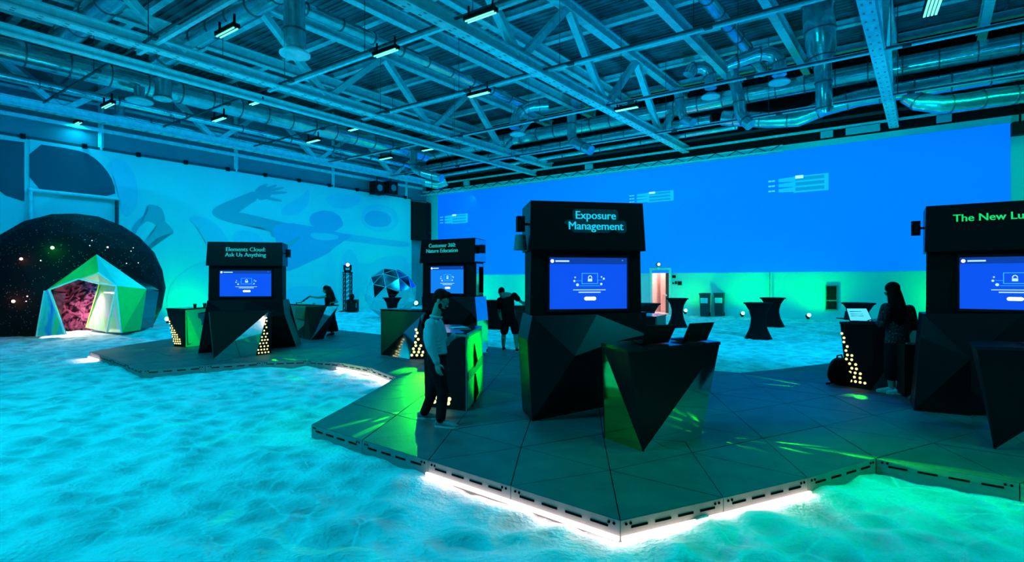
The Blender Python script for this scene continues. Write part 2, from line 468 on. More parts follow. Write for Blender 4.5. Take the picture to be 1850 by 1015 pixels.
mural_shape([(490, 408), (520, 402), (558, 408), (590, 414), (616, 421), (640, 425), (613, 440), (591, 459), (560, 473), (513, 494), (500, 480), (500, 440)], P_DEEP, .007, 1)
mural_shape([(560, 420), (585, 421), (610, 424), (612, 432), (585, 435), (562, 430)], P_BLUE2, .009, 1)
mural_shape([(505, 450), (522, 436), (545, 424), (540, 432), (524, 446), (508, 460)], P_TEAL, .009, 1)
mural_shape([(606, 420), (640, 424), (680, 431), (741, 437), (741, 447), (690, 443), (640, 436), (606, 434)], P_BLUE, .006, 1)
mural_shape([(558, 398), (563, 386), (580, 380), (598, 381), (613, 389), (619, 400), (620, 408), (612, 413), (604, 419), (585, 414), (566, 410)], P_DEEP, .010)
mural_shape([(657, 394), (664, 382), (685, 380), (705, 388), (708, 402), (696, 410), (675, 410), (662, 404)], P_DEEP, .008)
mural_shape([(650, 400), (656, 374), (685, 368), (716, 378), (722, 402), (705, 420), (672, 418)], P_BLUE2, .004)
mural_shape([(505, 386), (515, 370), (545, 356), (556, 340), (560, 350), (556, 372), (540, 386), (520, 390)], P_BLUE2)
mural_shape([(582, 350), (600, 378), (640, 376), (660, 352)], P_BLUE2)
mural_shape([(512, 530), (525, 518), (560, 516), (590, 520), (610, 530), (612, 556), (510, 566)], P_BLUE2)
mural_shape([(614, 470), (630, 446), (645, 462), (652, 500), (650, 550), (612, 556)], P_BLUE2)
mural_shape([(640, 470), (665, 480), (690, 462), (742, 462), (742, 540), (655, 550)], P_BLUE2, .003)
mural_shape([(418, 428), (430, 414), (462, 420), (480, 440), (470, 450), (430, 446)], P_BLUE2, .003)

# pipe frame standing on the mural above the dome
pf = thing('pipe_frame', 'grey pipe frame on the mural wall above the black dome', 'frame', WL(130, 400, .3))
pa, pb, pc, pd = WL(55, 420, .35), WL(55, 343, .35), WL(211, 359, .35), WL(211, 430, .35)
B().tube([pa, pb], .075, 8).build('post', M_STEEL, pf); B().tube([pc, pd], .075, 8).build('post', M_STEELD, pf)
B().tube([pb, pc], .075, 8).build('crossbar', M_STEEL, pf)
for q in (pb, pc): B().ell(q, (.1, .1, .1)).build('elbow_joint', M_STEEL, pf)

# ---- back wall with a door opening
sA = lambda px: (WB(px, 500) - Vector((CX, CY, 0))).dot(W)
s_d0, s_d1 = sA(1176), sA(1211)
z_door = WB(1193, 486).z
s_r = 44
bw = B()
def wseg(b_, s0, s1, z0, z1, m=0, th=.3):
    b_.prism([ST(s0, 0, z0), ST(s1, 0, z0), ST(s1, 0, z1), ST(s0, 0, z1)], -NB_ * th, m)
wseg(bw, -.5, s_d0, -.3, 8.6); wseg(bw, s_d1, s_r, -.3, 8.6); wseg(bw, s_d0, s_d1, z_door, 8.6)
o = bw.build('wall_back', M_WALL); structure(o, 'pale back wall washed with green light under the blue projection')
ub = B(); wseg(ub, -.5, s_r, 8.6, ZR)
o = ub.build('wall_back_upper', M_DARKW); structure(o, 'black curtained band of the back wall above the projection')
for s in np.arange(1.5, 40, 3.1):
    B().bar(ST(s, -.12, 8.7), ST(s, -.12, ZR), .1, .1).build('post', M_DARKW, o)

# the hall's rear wall, behind the viewer
rw_ = B(); rw_.prism([(-26, -15, -.3), (26, -15, -.3), (26, -15, 9), (-26, -15, 9)], (0, -.3, 0))
structure(rw_.build('wall_rear', M_WALL), 'plain pale wall at the rear of the hall')

# door: opening, lit lobby beyond, open leaf
dw = s_d1 - s_d0
lob = B()
dep = 2.2
lob.prism([ST(s_d0 - .3, .3 + dep, -.2), ST(s_d1 + .3, .3 + dep, -.2), ST(s_d1 + .3, .3 + dep, z_door + .4), ST(s_d0 - .3, .3 + dep, z_door + .4)], U * .1)
lob.prism([ST(s_d0 - .3, .3, -.2), ST(s_d0 - .3, .3 + dep, -.2), ST(s_d0 - .3, .3 + dep, z_door + .4), ST(s_d0 - .3, .3, z_door + .4)], -W * .1)
lob.prism([ST(s_d1 + .3, .3, -.2), ST(s_d1 + .3, .3 + dep, -.2), ST(s_d1 + .3, .3 + dep, z_door + .4), ST(s_d1 + .3, .3, z_door + .4)], W * .1)
lob.prism([ST(s_d0 - .3, .3, z_door + .4), ST(s_d1 + .3, .3, z_door + .4), ST(s_d1 + .3, .3 + dep, z_door + .4), ST(s_d0 - .3, .3 + dep, z_door + .4)], (0, 0, .1))
lob.prism([ST(s_d0 - .3, .3, .06), ST(s_d1 + .3, .3, .06), ST(s_d1 + .3, .3 + dep, .06), ST(s_d0 - .3, .3 + dep, .06)], (0, 0, -.1))
structure(lob.build('wall_lobby', M_WHITE), 'small bright lobby behind the open door in the back wall')
area_light('lobby_lamp', ST((s_d0 + s_d1) / 2, 1.2, z_door + .36), ST((s_d0 + s_d1) / 2, 1.0, 0), (.8, .8), 85, (1.0, .40, .36))
dr = thing('door_1', 'open white double door leading to the pink lit lobby', 'door', ST((s_d0 + s_d1) / 2, 0, .05)); dr['kind'] = 'structure'
fr = B()
for s0 in (s_d0, s_d1): fr.bar(ST(s0, -.02, 0), ST(s0, -.02, z_door), .12, .12)
fr.bar(ST(s_d0 - .06, -.02, z_door), ST(s_d1 + .06, -.02, z_door), .12, .12)
fr.build('door_frame', M_WHITE, dr)
lf = B(); lf.prism([ST(s_d0 + .05, .08, .1), ST(s_d0 + dw * .66, .02, .1), ST(s_d0 + dw * .66, .02, z_door - .06), ST(s_d0 + .05, .08, z_door - .06)], U * .05)
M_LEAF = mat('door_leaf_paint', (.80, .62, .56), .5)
# the white leaf stands open inside the lobby
lf = B(); hinge = ST(s_d0 - .05, 1.5, 0); tip = ST(s_d0 + dw * .80, 1.7, 0)
lf.prism([hinge + Vector((0, 0, .1)), tip + Vector((0, 0, .1)), tip + Vector((0, 0, z_door - .05)), hinge + Vector((0, 0, z_door - .05))], U * .05)
l1 = lf.build('door_leaf', M_LEAF, dr)
B().bar(hinge.lerp(tip, .1) + Vector((0, 0, 1.15)) - U * .06, hinge.lerp(tip, .95) + Vector((0, 0, 1.15)) - U * .06, .05, .06).build('push_bar', M_STEEL, l1)
lf = B(); h2 = ST(s_d1 - .05, .06, 0); t2 = ST(s_d1 - dw * .30, .16, 0)
lf.prism([h2 + Vector((0, 0, .1)), t2 + Vector((0, 0, .1)), t2 + Vector((0, 0, z_door - .05)), h2 + Vector((0, 0, z_door - .05))], U * .05)
l2 = lf.build('door_leaf', mat('brown_door', (.10, .055, .04), .5), dr); l2['label'] = 'dark brown door leaf swung inwards'
B().ell(h2.lerp(t2, .8) + Vector((0, 0, 1.1)) - U * .05, (.06, .06, .06)).build('door_handle', M_STEEL, l2)

# blue projection on the back wall: a glowing panel stands in for projector light
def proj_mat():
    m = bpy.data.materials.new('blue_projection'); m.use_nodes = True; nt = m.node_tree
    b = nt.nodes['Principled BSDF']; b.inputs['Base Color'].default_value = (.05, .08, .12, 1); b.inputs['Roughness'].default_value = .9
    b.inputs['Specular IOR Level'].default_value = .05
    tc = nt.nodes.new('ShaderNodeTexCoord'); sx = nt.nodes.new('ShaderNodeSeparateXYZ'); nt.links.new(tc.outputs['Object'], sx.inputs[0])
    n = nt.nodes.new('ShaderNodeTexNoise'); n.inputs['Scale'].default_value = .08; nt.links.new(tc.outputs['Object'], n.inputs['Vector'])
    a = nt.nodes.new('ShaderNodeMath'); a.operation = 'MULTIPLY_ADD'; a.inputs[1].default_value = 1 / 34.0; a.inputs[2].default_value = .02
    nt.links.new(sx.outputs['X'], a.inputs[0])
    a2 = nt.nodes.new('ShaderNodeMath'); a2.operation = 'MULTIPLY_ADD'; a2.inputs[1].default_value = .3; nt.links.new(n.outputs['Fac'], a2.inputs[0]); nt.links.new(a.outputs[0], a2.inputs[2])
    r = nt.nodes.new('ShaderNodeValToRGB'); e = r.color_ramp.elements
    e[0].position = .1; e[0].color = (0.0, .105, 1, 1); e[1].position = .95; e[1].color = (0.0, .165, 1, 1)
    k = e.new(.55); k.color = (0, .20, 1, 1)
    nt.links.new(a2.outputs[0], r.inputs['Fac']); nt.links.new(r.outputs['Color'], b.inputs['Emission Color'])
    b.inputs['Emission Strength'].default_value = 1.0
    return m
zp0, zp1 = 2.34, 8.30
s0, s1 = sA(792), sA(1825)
pr = thing('projected_image', 'huge blue projected image across the back wall', 'screen', ST(s0, -.03, zp0))
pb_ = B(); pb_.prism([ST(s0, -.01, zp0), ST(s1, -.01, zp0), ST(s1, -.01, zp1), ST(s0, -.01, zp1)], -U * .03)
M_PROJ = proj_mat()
po = pb_.build('image_panel', M_PROJ, pr)
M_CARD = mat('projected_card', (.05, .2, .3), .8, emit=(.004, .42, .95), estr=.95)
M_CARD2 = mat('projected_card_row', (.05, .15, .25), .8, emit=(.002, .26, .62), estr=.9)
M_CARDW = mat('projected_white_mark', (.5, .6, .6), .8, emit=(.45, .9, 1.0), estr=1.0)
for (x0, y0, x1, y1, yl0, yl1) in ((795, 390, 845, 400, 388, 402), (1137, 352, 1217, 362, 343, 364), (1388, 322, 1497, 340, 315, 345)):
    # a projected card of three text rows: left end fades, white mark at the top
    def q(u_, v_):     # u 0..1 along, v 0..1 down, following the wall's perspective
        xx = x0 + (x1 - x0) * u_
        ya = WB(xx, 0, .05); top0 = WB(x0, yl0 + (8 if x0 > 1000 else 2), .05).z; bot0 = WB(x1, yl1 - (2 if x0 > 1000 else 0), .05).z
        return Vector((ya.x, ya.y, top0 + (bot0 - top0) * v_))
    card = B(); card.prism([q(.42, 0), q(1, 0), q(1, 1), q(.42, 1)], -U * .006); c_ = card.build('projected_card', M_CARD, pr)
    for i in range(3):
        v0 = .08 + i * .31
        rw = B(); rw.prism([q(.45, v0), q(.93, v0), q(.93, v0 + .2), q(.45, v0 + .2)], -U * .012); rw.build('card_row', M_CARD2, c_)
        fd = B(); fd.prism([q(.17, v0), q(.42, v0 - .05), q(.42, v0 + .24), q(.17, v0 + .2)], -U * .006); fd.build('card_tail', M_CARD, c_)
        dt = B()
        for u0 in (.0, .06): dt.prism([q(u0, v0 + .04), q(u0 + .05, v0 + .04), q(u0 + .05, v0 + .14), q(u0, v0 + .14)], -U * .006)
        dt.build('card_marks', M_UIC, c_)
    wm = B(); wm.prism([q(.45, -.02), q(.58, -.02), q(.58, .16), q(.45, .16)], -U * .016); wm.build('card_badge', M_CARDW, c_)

M_PATCH = mat('teal_patch', (.30, .50, .60), .8)
# ---- things on the back wall
def plate(px0, py0, px1, py1, name, label, cat, mtl, th=.06, group=None):
    a = WB(px0, py1, .01); b = WB(px1, py1, .01); zt = WB(px0, py0, .01).z
    o_ = B().prism([a, b, Vector((b.x, b.y, zt)), Vector((a.x, a.y, zt))], -U * th).build(name, mtl)
    return tag(o_, label, cat, group)
cab = thing('electric_cabinet', 'tall black slatted cabinet hung on the back wall right of the cocktail tables', 'cabinet', WB(1503, 560, .1))
a = WB(1492, 560, .01); b = WB(1514, 560, .01); zt = WB(1492, 514.5, .01).z; zm = WB(1492, 544, .01).z
B().prism([a, b, Vector((b.x, b.y, zt)), Vector((a.x, a.y, zt))], -U * .14).build('cabinet_body', M_GREY, cab)
for i in range(9):
    z0 = zm + .06 + (zt - zm - .12) * i / 9
    B().prism([a.lerp(b, .1) + Vector((0, 0, z0 - a.z)) - U * .14, a.lerp(b, .9) + Vector((0, 0, z0 - a.z)) - U * .14, a.lerp(b, .9) + Vector((0, 0, z0 - a.z + .07)) - U * .14, a.lerp(b, .1) + Vector((0, 0, z0 - a.z + .07)) - U * .14], -U * .02).build('slat', M_BLACK, cab)
B().prism([a.lerp(b, .08) + Vector((0, 0, .05)) - U * .14, a.lerp(b, .92) + Vector((0, 0, .05)) - U * .14, a.lerp(b, .92) + Vector((0, 0, zm - a.z)) - U * .14, a.lerp(b, .08) + Vector((0, 0, zm - a.z)) - U * .14], -U * .02).build('lower_door', M_BLACK, cab)
plate(1215, 497, 1221, 502, 'wall_socket', 'small dark switch plate highest beside the open door', 'switch', M_BLACK)
plate(1215.5, 510, 1218, 513, 'wall_socket', 'tiny dark switch under the highest plate beside the door', 'switch', M_BLACK)
plate(1220, 508, 1223, 513, 'wall_socket', 'narrow dark switch in the middle of the lower row by the door', 'switch', M_BLACK)
plate(1225, 508, 1232, 515, 'control_panel', 'dark square control panel right of the switches by the door', 'panel', M_BLACK)
pp = thing('wall_pipe', 'twin vertical pipes on the back wall behind the cocktail tables', 'pipe', WB(1391, 560, .1))
for x in (1388.5, 1393): B().cyl(WB(x, 566, .1), WB(x, 492, .1), .035, n=8).build('pipe', M_WALL, pp)
for y in (506,): B().bar(WB(1386, y, .06), WB(1396, y, .06), .1, .05).build('pipe_clamp', M_STEEL, pp)

# round lamp over the door
bl = thing('beacon_lamp', 'round lamp on a short stem above the open door', 'lamp', WB(1189.5, 484, .35))
B().cyl(WB(1189.5, 486, .35), WB(1189.5, 482, .35), .06).build('stem', M_STEEL, bl)
B().ell(WB(1189.5, 478, .35), (.15, .15, .15)).build('globe', M_GREY, bl)
q_ = WB(1190, 477.5, .35); B().ell(q_ - Vector((.02, .11, 0)), (.085, .07, .085)).build('lens', mat('pink_lens', (1, .8, .8), .3, emit=(1, .75, .75), estr=1.6), bl)

# added strip lights without fixtures brighten the walls (backs turned to the hall)
def fill_strip(name, c, target, along, size, power, color):
    l = bpy.data.lights.new(name, 'AREA'); l.shape = 'RECTANGLE'; l.size, l.size_y = size; l.energy = power; l.color = color
    o = bpy.data.objects.new(name, l); COL.objects.link(o); o.location = c
    z = (Vector(c) - Vector(target)).normalized(); x = Vector(along).normalized(); y = z.cross(x).normalized(); x = y.cross(z)
    o.rotation_euler = Matrix((x, y, z)).transposed().to_euler(); return o
fill_strip('mural_fill', ST(5.2, -17, 8.3), ST(.2, -17, 3.4), U, (34, .4), LEFT_FILL, (0.0, .34, 1.0))
fill_strip('back_wall_fill', ST(20, -4.5, 8.3), ST(20, 0, .9), W, (36, .4), BACK_FILL, (0.0, 1.0, .62))

# ================================================================== ROOF
def u_at(s, t, z): return ST(s, t, z)
roof = bpy.data.objects.new('ceiling', None); COL.objects.link(roof); roof.location = ST(18, -16, 12.6)
structure(roof, 'ribbed metal roof sheets over the steel trusses')
# roof sheets: one ribbed mesh shared by every panel
PW, PL = 1.45, 4.55      # along u, along v
pm = B()
pm.box((0, 0, .06), (PL - .06, PW - .04, .04))
for k in range(5): pm.box((0, -PW / 2 + .16 + k * .28, .02), (PL - .08, .07, .06))
sheet_me = pm.mesh('roof_sheet', M_DECK)
ROT_V = math.atan2(W.y, W.x)
n = 0
for i in range(9):
    for j in range(23):
        s = .8 + i * 4.6; t = -.6 - j * 1.47
        if j > 20 and i < 2: continue
        o = bpy.data.objects.new('roof_sheet', sheet_me); COL.objects.link(o); o.parent = roof
        p = ST(s + 1.5, t, 12.55 + random.uniform(-.02, .02)); o.location = p - roof.location
        o.rotation_euler = (random.uniform(-.01, .01), random.uniform(-.01, .01), ROT_V)
for k in range(12):
    t = -1.2 - k * 2.75
    pb2 = B(); pb2.bar(ST(-.2, t, 12.28), ST(40, t, 12.28), .14, .26); pb2.bar(ST(-.2, t, 12.14), ST(40, t, 12.14), .26, .03)
    pb2.build('purlin', M_STEEL, roof)
# deep secondary beams along the hall
for s in (3.6, 6.1, 14.0, 16.6, 22.2, 25.3, 31.5, 34.6):
    bb = B(); bb.bar(ST(s, -34, 11.85), ST(s, -.1, 11.85), .10, .44); bb.bar(ST(s, -34, 11.62), ST(s, -.1, 11.62), .30, .04); bb.bar(ST(s, -34, 12.08), ST(s, -.1, 12.08), .30, .04)
    bb.build('roof_beam', M_STEEL, roof)

def truss(s, zb, zt, nodes, label, depth=.34, t_end=0.0):
    t0 = -36 if s < 15 else -31
    if s > 25: t0 = -27
    tr = thing('roof_truss', label, 'truss', ST(s, -15, zb), 'roof trusses')
    c = B(); c.bar(ST(s, t0, zb), ST(s, t_end, zb), .36, .06); c.bar(ST(s, t0, zb + .16), ST(s, t_end, zb + .16), .14, .26); c.bar(ST(s, t0, zb + .31), ST(s, t_end, zb + .31), .36, .05)
    bc = c.build('bottom_chord', M_STEEL, tr)
    c = B(); c.bar(ST(s, t0, zt), ST(s, t_end, zt), .34, .07); c.bar(ST(s, t0, zt + .18), ST(s, t_end, zt + .18), .14, .3); c.bar(ST(s, t0, zt + .35), ST(s, t_end, zt + .35), .34, .06)
    c.build('top_chord', M_STEEL, tr)
    for i, t in enumerate(nodes):
        step = (nodes[1] - nodes[0]) if len(nodes) > 1 else -5.6
        for e in (-1, 1):
            a = ST(s, t + e * .12, zb + .25); b2 = ST(s, t + e * abs(step) / 2, zt)
            d = B(); d.bar(a, b2, .27, .22); d.build('web_member', M_STEEL, tr)
        g = B(); g.box(ST(s, t, zb + .42), (.9, .04, .34), basis(U)); g.build('gusset_plate', M_STEEL, tr)
    # bolt holes on the underside of the flange
    h = B()
    for k in range(int((t_end - t0) / .55)):
        for e in (-.09, .09): h.box(ST(s + e, t0 + .3 + k * .55, zb - .032), (.10, .05, .008), basis(U))
    hb = h.build('flange_holes', M_GREY, tr); hb['kind'] = 'stuff'
    for k in range(6):
        t = t0 + 4 + k * 5
        if t < t_end - 1:
            B().bar(ST(s - .02, t, zb + .3), ST(s - .02, t, zb + .3) + Vector((0, 0, .02)), .5, .02).build('splice_plate', M_STEEL, tr)
    return tr
truss(28.6, 8.75, 11.9, (-3.2, -8.9, -14.6, -20.3), 'steel roof truss nearest the viewer, running up out of the picture at the right')
truss(19.4, 8.9, 11.8, (-3.5, -9.15, -15.0, -20.7, -26.4), 'steel roof truss with a wide punched flange crossing the middle of the ceiling')
truss(10.9, 9.05, 11.7, (-4.9, -10.4, -16.0, -21.4, -27), 'steel roof truss over the left half of the hall')
truss(1.3, 8.85, 11.4, (-4.3, -9.95, -15.6, -21.7, -27.4), 'steel roof truss running close along the mural wall', t_end=-.2)
bm_ = thing('steel_beam', 'slim steel beam running beside the left hall truss', 'beam', ST(9.7, -15, 8.75))
bb = B(); bb.bar(ST(9.7, -36, 8.75), ST(9.7, 0, 8.75), .24, .05); bb.bar(ST(9.7, -36, 8.86), ST(9.7, 0, 8.86), .1, .18); bb.build('beam_web', M_STEEL, bm_)
bb = B(); bb.bar(ST(9.7, -36, 8.97), ST(9.7, 0, 8.97), .24, .05); bb.build('beam_flange', M_STEEL, bm_)

# tie beams with conduits, across the hall
ties = ((-4.3, 8.95, 'nearest the projection'), (-8.9, 9.1, 'second from the projection'), (-13.4, 9.15, 'third from the projection'), (-17.7, 9.2, 'fourth from the projection'), (-22.0, 9.2, 'nearest the viewer, ending over the mural'))
for t, z, w_ in ties:
    tb = thing('tie_beam', 'cross tie beam with conduit below the roof, ' + w_, 'beam', ST(18, t, z), 'cross tie beams')
    s_lo = .2
    B().bar(ST(9.7 if t < -12 else 1.3, t, z + .05), ST(39, t, z + .05), .12, .12).build('tie_bar', M_STEEL, tb)
    B().bar(ST(s_lo, t - .32, z - .04), ST(39, t - .32, z - .04), .07, .05).build('conduit', M_STEELD, tb)
    for k in range(8):
        s = 2.5 + k * 4.4
        B().bar(ST(s, t - .32, z - .02), ST(s, t - .32, 12.2), .018, .018).build('hanger_rod', M_STEELD, tb)
        B().box(ST(s + .4, t - .32, z - .08), (.22, .14, .10), basis(W)).build('junction_box', M_STEELD, tb)

# linear lamps under the conduits (the hall's own light)
LAMPS = [(410, 60, 'over the left truss, largest of the left lamps'), (868, 32, 'beside the punched flange at the top'), (697, 97, 'at the end of the cross beam left of the punched flange'),
         (865, 172, 'in the middle of the ceiling'), (195, 192, 'left of the short hanging duct'), (138, 225, 'nearest the mural wall at far left'),
         (465, 186, 'right of the short hanging duct'), (396, 217, 'low behind the left truss near the mural'), (566, 256, 'over the mural hand'), (643, 234, 'above the mural head'),
         (697, 287, 'left of the bent duct in the corner'), (775, 271, 'right of the bent duct in the corner'), (1132, 198, 'behind the punched flange over the ducts')]
for px, py, w_ in LAMPS:
    p = HZ(px, py, 8.82)
    th = thing('ceiling_lamp', 'black twin tube lamp ' + w_, 'lamp', p, 'linear ceiling lamps')
    r = basis(W)
    hb = B(); hb.box(p + Vector((0, 0, .09)), (1.02, .20, .11), r); hb.build('lamp_housing', M_BLACK, th)
    for e in (-.05, .05):
        B().box(p + U * e + Vector((0, 0, .015)), (.94, .035, .03), r).build('lamp_tube', M_LAMP, th)
    for e in (-.4, .4): B().bar(p + W * e + Vector((0, 0, .14)), p + W * e + Vector((0, 0, .42)), .05, .05).build('hanger', M_BLACK, th)
    l = bpy.data.lights.new('lamp_light', 'AREA'); l.shape = 'RECTANGLE'; l.size = .92; l.size_y = .03
    l.energy = 95; l.color = (.0006, .62, 1.0); l.spread = R(170)
    lo = bpy.data.objects.new('lamp_light', l); COL.objects.link(lo); lo.location = p + Vector((0, 0, -.01)); lo.rotation_euler = (0, 0, ROT_V)
# the big lamp at the upper right runs the other way
p = V(1686, 12, 13.3)
th = thing('ceiling_lamp', 'bright white green four tube lamp at the top right beside the nearest truss', 'lamp', p, 'linear ceiling lamps')
r = basis(V(1690, 0, 13.0) - V(1676, 42, 14.4))
B().box(p + Vector((0, 0, .1)), (1.5, .34, .12), r).build('lamp_housing', M_BLACK, th)
for e in (-.12, -.04, .04, .12):
    B().box(p + (r @ Vector((0, e, 0))) + Vector((0, 0, .02)), (1.4, .05, .03), r).build('lamp_tube', M_LAMP, th)
l = bpy.data.lights.new('lamp_light', 'AREA'); l.shape = 'RECTANGLE'; l.size = 1.3; l.size_y = .2; l.energy = 110; l.color = (.001, .85, .8)
lo = bpy.data.objects.new('lamp_light', l); COL.objects.link(lo); lo.location = p + Vector((0, 0, -.01)); lo.rotation_euler = (0, 0, 0)

# ------------------------------------------------------------------ ducts
def duct(name, label, pts, r, ring=1.25, n=16, group=None, parts=None, ringw=.05, cap=True):
    """a galvanised duct along pts with raised seams every ring metres"""
    pts = [Vector(p) for p in pts]
    d = thing(name, label, 'duct', pts[len(pts) // 2], group)
    rs = r if isinstance(r, (list, tuple)) else [r] * len(pts)
    B().tube(pts, rs, n, cap=cap).build('duct_pipe', M_DUCT, d)
    acc = 0.0; nxt = ring * .5
    for i in range(len(pts) - 1):
        a, b = pts[i], pts[i + 1]; L = (b - a).length
        while nxt <= acc + L:
            k = (nxt - acc) / L; c = a.lerp(b, k); dd = (b - a).normalized(); rr = rs[i] + (rs[i + 1] - rs[i]) * k
            B().cyl(c - dd * ringw / 2, c + dd * ringw / 2, rr + .022, n=n).build('seam_ring', M_RING, d)
            nxt += ring
        acc += L
    return d
def bend(a, b, c, k=5):
    """corner b between a and c, rounded"""
    a, b, c = Vector(a), Vector(b), Vector(c)
    return [a.lerp(b, i / k).lerp(b.lerp(c, i / k), i / k) for i in range(k + 1)]
def diffuser(d, p, r):
    B().lathe(p, [(r * .45, .14), (r * 1.0, .0), (r * .98, -.05), (r * .62, -.06), (r * .55, -.02), (r * .3, -.05), (.01, -.06)], 20).build('diffuser_plate', M_STEEL, d)

# long duct beside the mural
duct('long_duct', 'long silver duct running along the mural side of the roof', [ST(3.4, -37, 10.3), ST(3.4, -22, 10.3), ST(3.4, -3.4, 10.3)], .46, 1.3)
duct('thin_duct', 'thin silver duct below the long mural side duct', [ST(2.4, -37, 9.6), ST(2.4, -3.0, 9.6)], .17, 2.6)
duct('thin_duct', 'slender green tinted duct low along the mural wall', [ST(.5, -19.5, 9.5), ST(.5, -1, 9.5)], .14, 2.6)
# the pair along the back wall
duct('back_duct', 'upper silver duct along the back wall above the projection', [ST(.8, -2.6, 10.5), ST(20, -2.6, 10.55), ST(40, -2.6, 10.6)], .38, 1.15)
duct('back_duct', 'lower silver duct along the back wall, ending in a swan neck', [ST(22.0, -2.4, 9.75), ST(24, -2.4, 9.3)] + [ST(25.2, -2.4, 9.15), ST(26.2, -2.4, 9.45), ST(27.5, -2.4, 9.62), ST(40, -2.4, 9.72)], .36, 1.15)
duct('back_duct', 'lower left silver duct along the back wall over the screen corner', [ST(2.0, -2.2, 9.7), ST(12, -2.2, 9.75), ST(21.4, -2.2, 9.8)], .27, 1.3)
duct('thin_duct', 'thin pipe duct lowest along the back wall curtain', [ST(2.0, -1.7, 9.2), ST(22.5, -1.7, 9.4)], .12, 2.4)
# curved branch under the right end of the back ducts
pts = [V(1640, 172, 20.6), V(1660, 184, 20.3), V(1700, 189, 20.0), V(1745, 184, 19.8), V(1790, 176, 19.6), V(1880, 166, 19.2)]
duct('branch_duct', 'curved silver branch duct below the back ducts at the right edge', pts, .33, 1.0)
# hanging duct in front of them
zt1 = V(1488, 108, 19.5)
duct('hanging_duct', 'big silver duct hanging straight down in front of the back ducts', [V(1474, -60, 19.5), V(1480, 40, 19.5), V(1484, 96, 19.5), V(1486, 112, 19.5), V(1488, 150, 19.5), V(1489, 197, 19.5), V(1490, 205, 19.5)], [.56, .54, .50, .30, .28, .28, .18], .95)
# ducts from the roof, along the hall, top right
duct('roof_duct', 'blue lit roof duct slanting to the elbows over the projection', [ST(24.0, -20, 11.3), ST(24.0, -5.0, 11.3), ST(24.0, -3.4, 11.2)], .24, 1.2)
duct('elbow_duct', 'elbow duct bending down at the left of the hanging duct', bend(V(1322, 130, 20.5), V(1334, 165, 20.5), V(1336, 190, 20.5)) + bend(V(1337, 200, 20.5), V(1340, 214, 20.5), V(1356, 226, 20.2), 4), .22, .8)
d = duct('elbow_duct', 'loop duct with a round diffuser right of the roof duct', [V(1312, 118, 20)] + bend(V(1345, 106, 19.8), V(1402, 82, 19.5), V(1408, 118, 19.5)) + [V(1408, 136, 19.5)], .25, .8)
diffuser(d, V(1408, 148, 19.5), .38)
d = duct('elbow_duct', 'short loop duct with a round diffuser left of the roof duct', [V(1244, 136, 22), V(1250, 124, 22)] + bend(V(1256, 122, 22), V(1284, 118, 22), V(1284, 148, 22)) + [V(1284, 160, 22)], .24, .8)
diffuser(d, V(1284, 174, 22), .38)
duct('elbow_duct', 'thin duct dropping beside the central truss end', bend(V(1225, 160, 23), V(1227, 190, 23), V(1236, 216, 23)) + [V(1252, 222, 22.6)], .19, .9)
duct('elbow_duct', 'bent duct hanging below the back duct in the middle', [V(1033, 208, 27), V(1033, 238, 27)] + bend(V(1033, 246, 27), V(1034, 256, 27), V(1046, 262, 26.6), 4) + [V(1068, 272, 26)], .24, .9)
duct('elbow_duct', 'bent duct dropping in the far corner by the mural end', [V(738, 262, 32)] + bend(V(743, 264, 32), V(747, 268, 32), V(747, 285, 32), 4) + bend(V(747, 300, 32), V(748, 308, 32), V(770, 314, 31.5), 4) + [V(798, 322, 31)], .24, .9)
duct('elbow_duct', 'dark open duct end in the corner under the bent duct', [V(770, 328, 33), V(790, 332, 33), V(806, 326, 33)], .34, .9)
d = duct('elbow_duct', 'looping duct with a diffuser left of the middle bent duct', [V(990, 190, 27)] + bend(V(965, 192, 27), V(932, 196, 27), V(930, 222, 27)) + [V(930, 232, 27)], .26, .9)
diffuser(d, V(935, 242, 27), .40)
# vertical diffuser ducts at the left
d = duct('diffuser_duct', 'large vertical duct with a round diffuser at the top left of the middle', [V(531, -40, 15.0), V(532, 40, 15.0), V(533, 88, 15.0)], .29, 1.0)
diffuser(d, V(533, 97, 15.0), .42)
d = duct('diffuser_duct', 'short bright vertical duct hanging under the long duct', [V(294, 128, 21), V(294, 176, 21)], .31, .7)
diffuser(d, V(294, 178, 21), .33)
for x, y, dd in ((252, 182, 22), (216, 215, 24)):
    dv = thing('round_diffuser', 'flat round air diffuser ' + ('nearer' if y < 200 else 'lower and farther from') + ' the short hanging duct', 'diffuser', V(x, y, dd)); diffuser(dv, V(x, y, dd), .5)
    B().cyl(V(x, y, dd), V(x, y - 25, dd), .2, n=10).build('neck', M_DUCT, dv)
# slanting ducts in the top left, across the hall
duct('cross_duct', 'wide silver duct across the roof at the top left corner', [ST(4.2, -22.5, 10.9), ST(13, -22.5, 11.1), ST(22, -22.5, 11.1)], .42, 1.3)
duct('cross_duct', 'silver duct crossing above the left truss to the diffuser duct', [ST(5.0, -19.6, 10.9), ST(14, -19.6, 11.1), ST(20, -19.6, 11.1)], .36, 1.3)
duct('roof_duct', 'thin roof duct with green reflections left of the punched flange', [ST(13.0, -26, 11.2), ST(13.0, -5, 11.2)], .22, 1.4)
duct('roof_duct', 'thin blue roof duct between the two middle trusses', [ST(16.2, -24, 11.3), ST(16.2, -4, 11.3)], .2, 1.4)

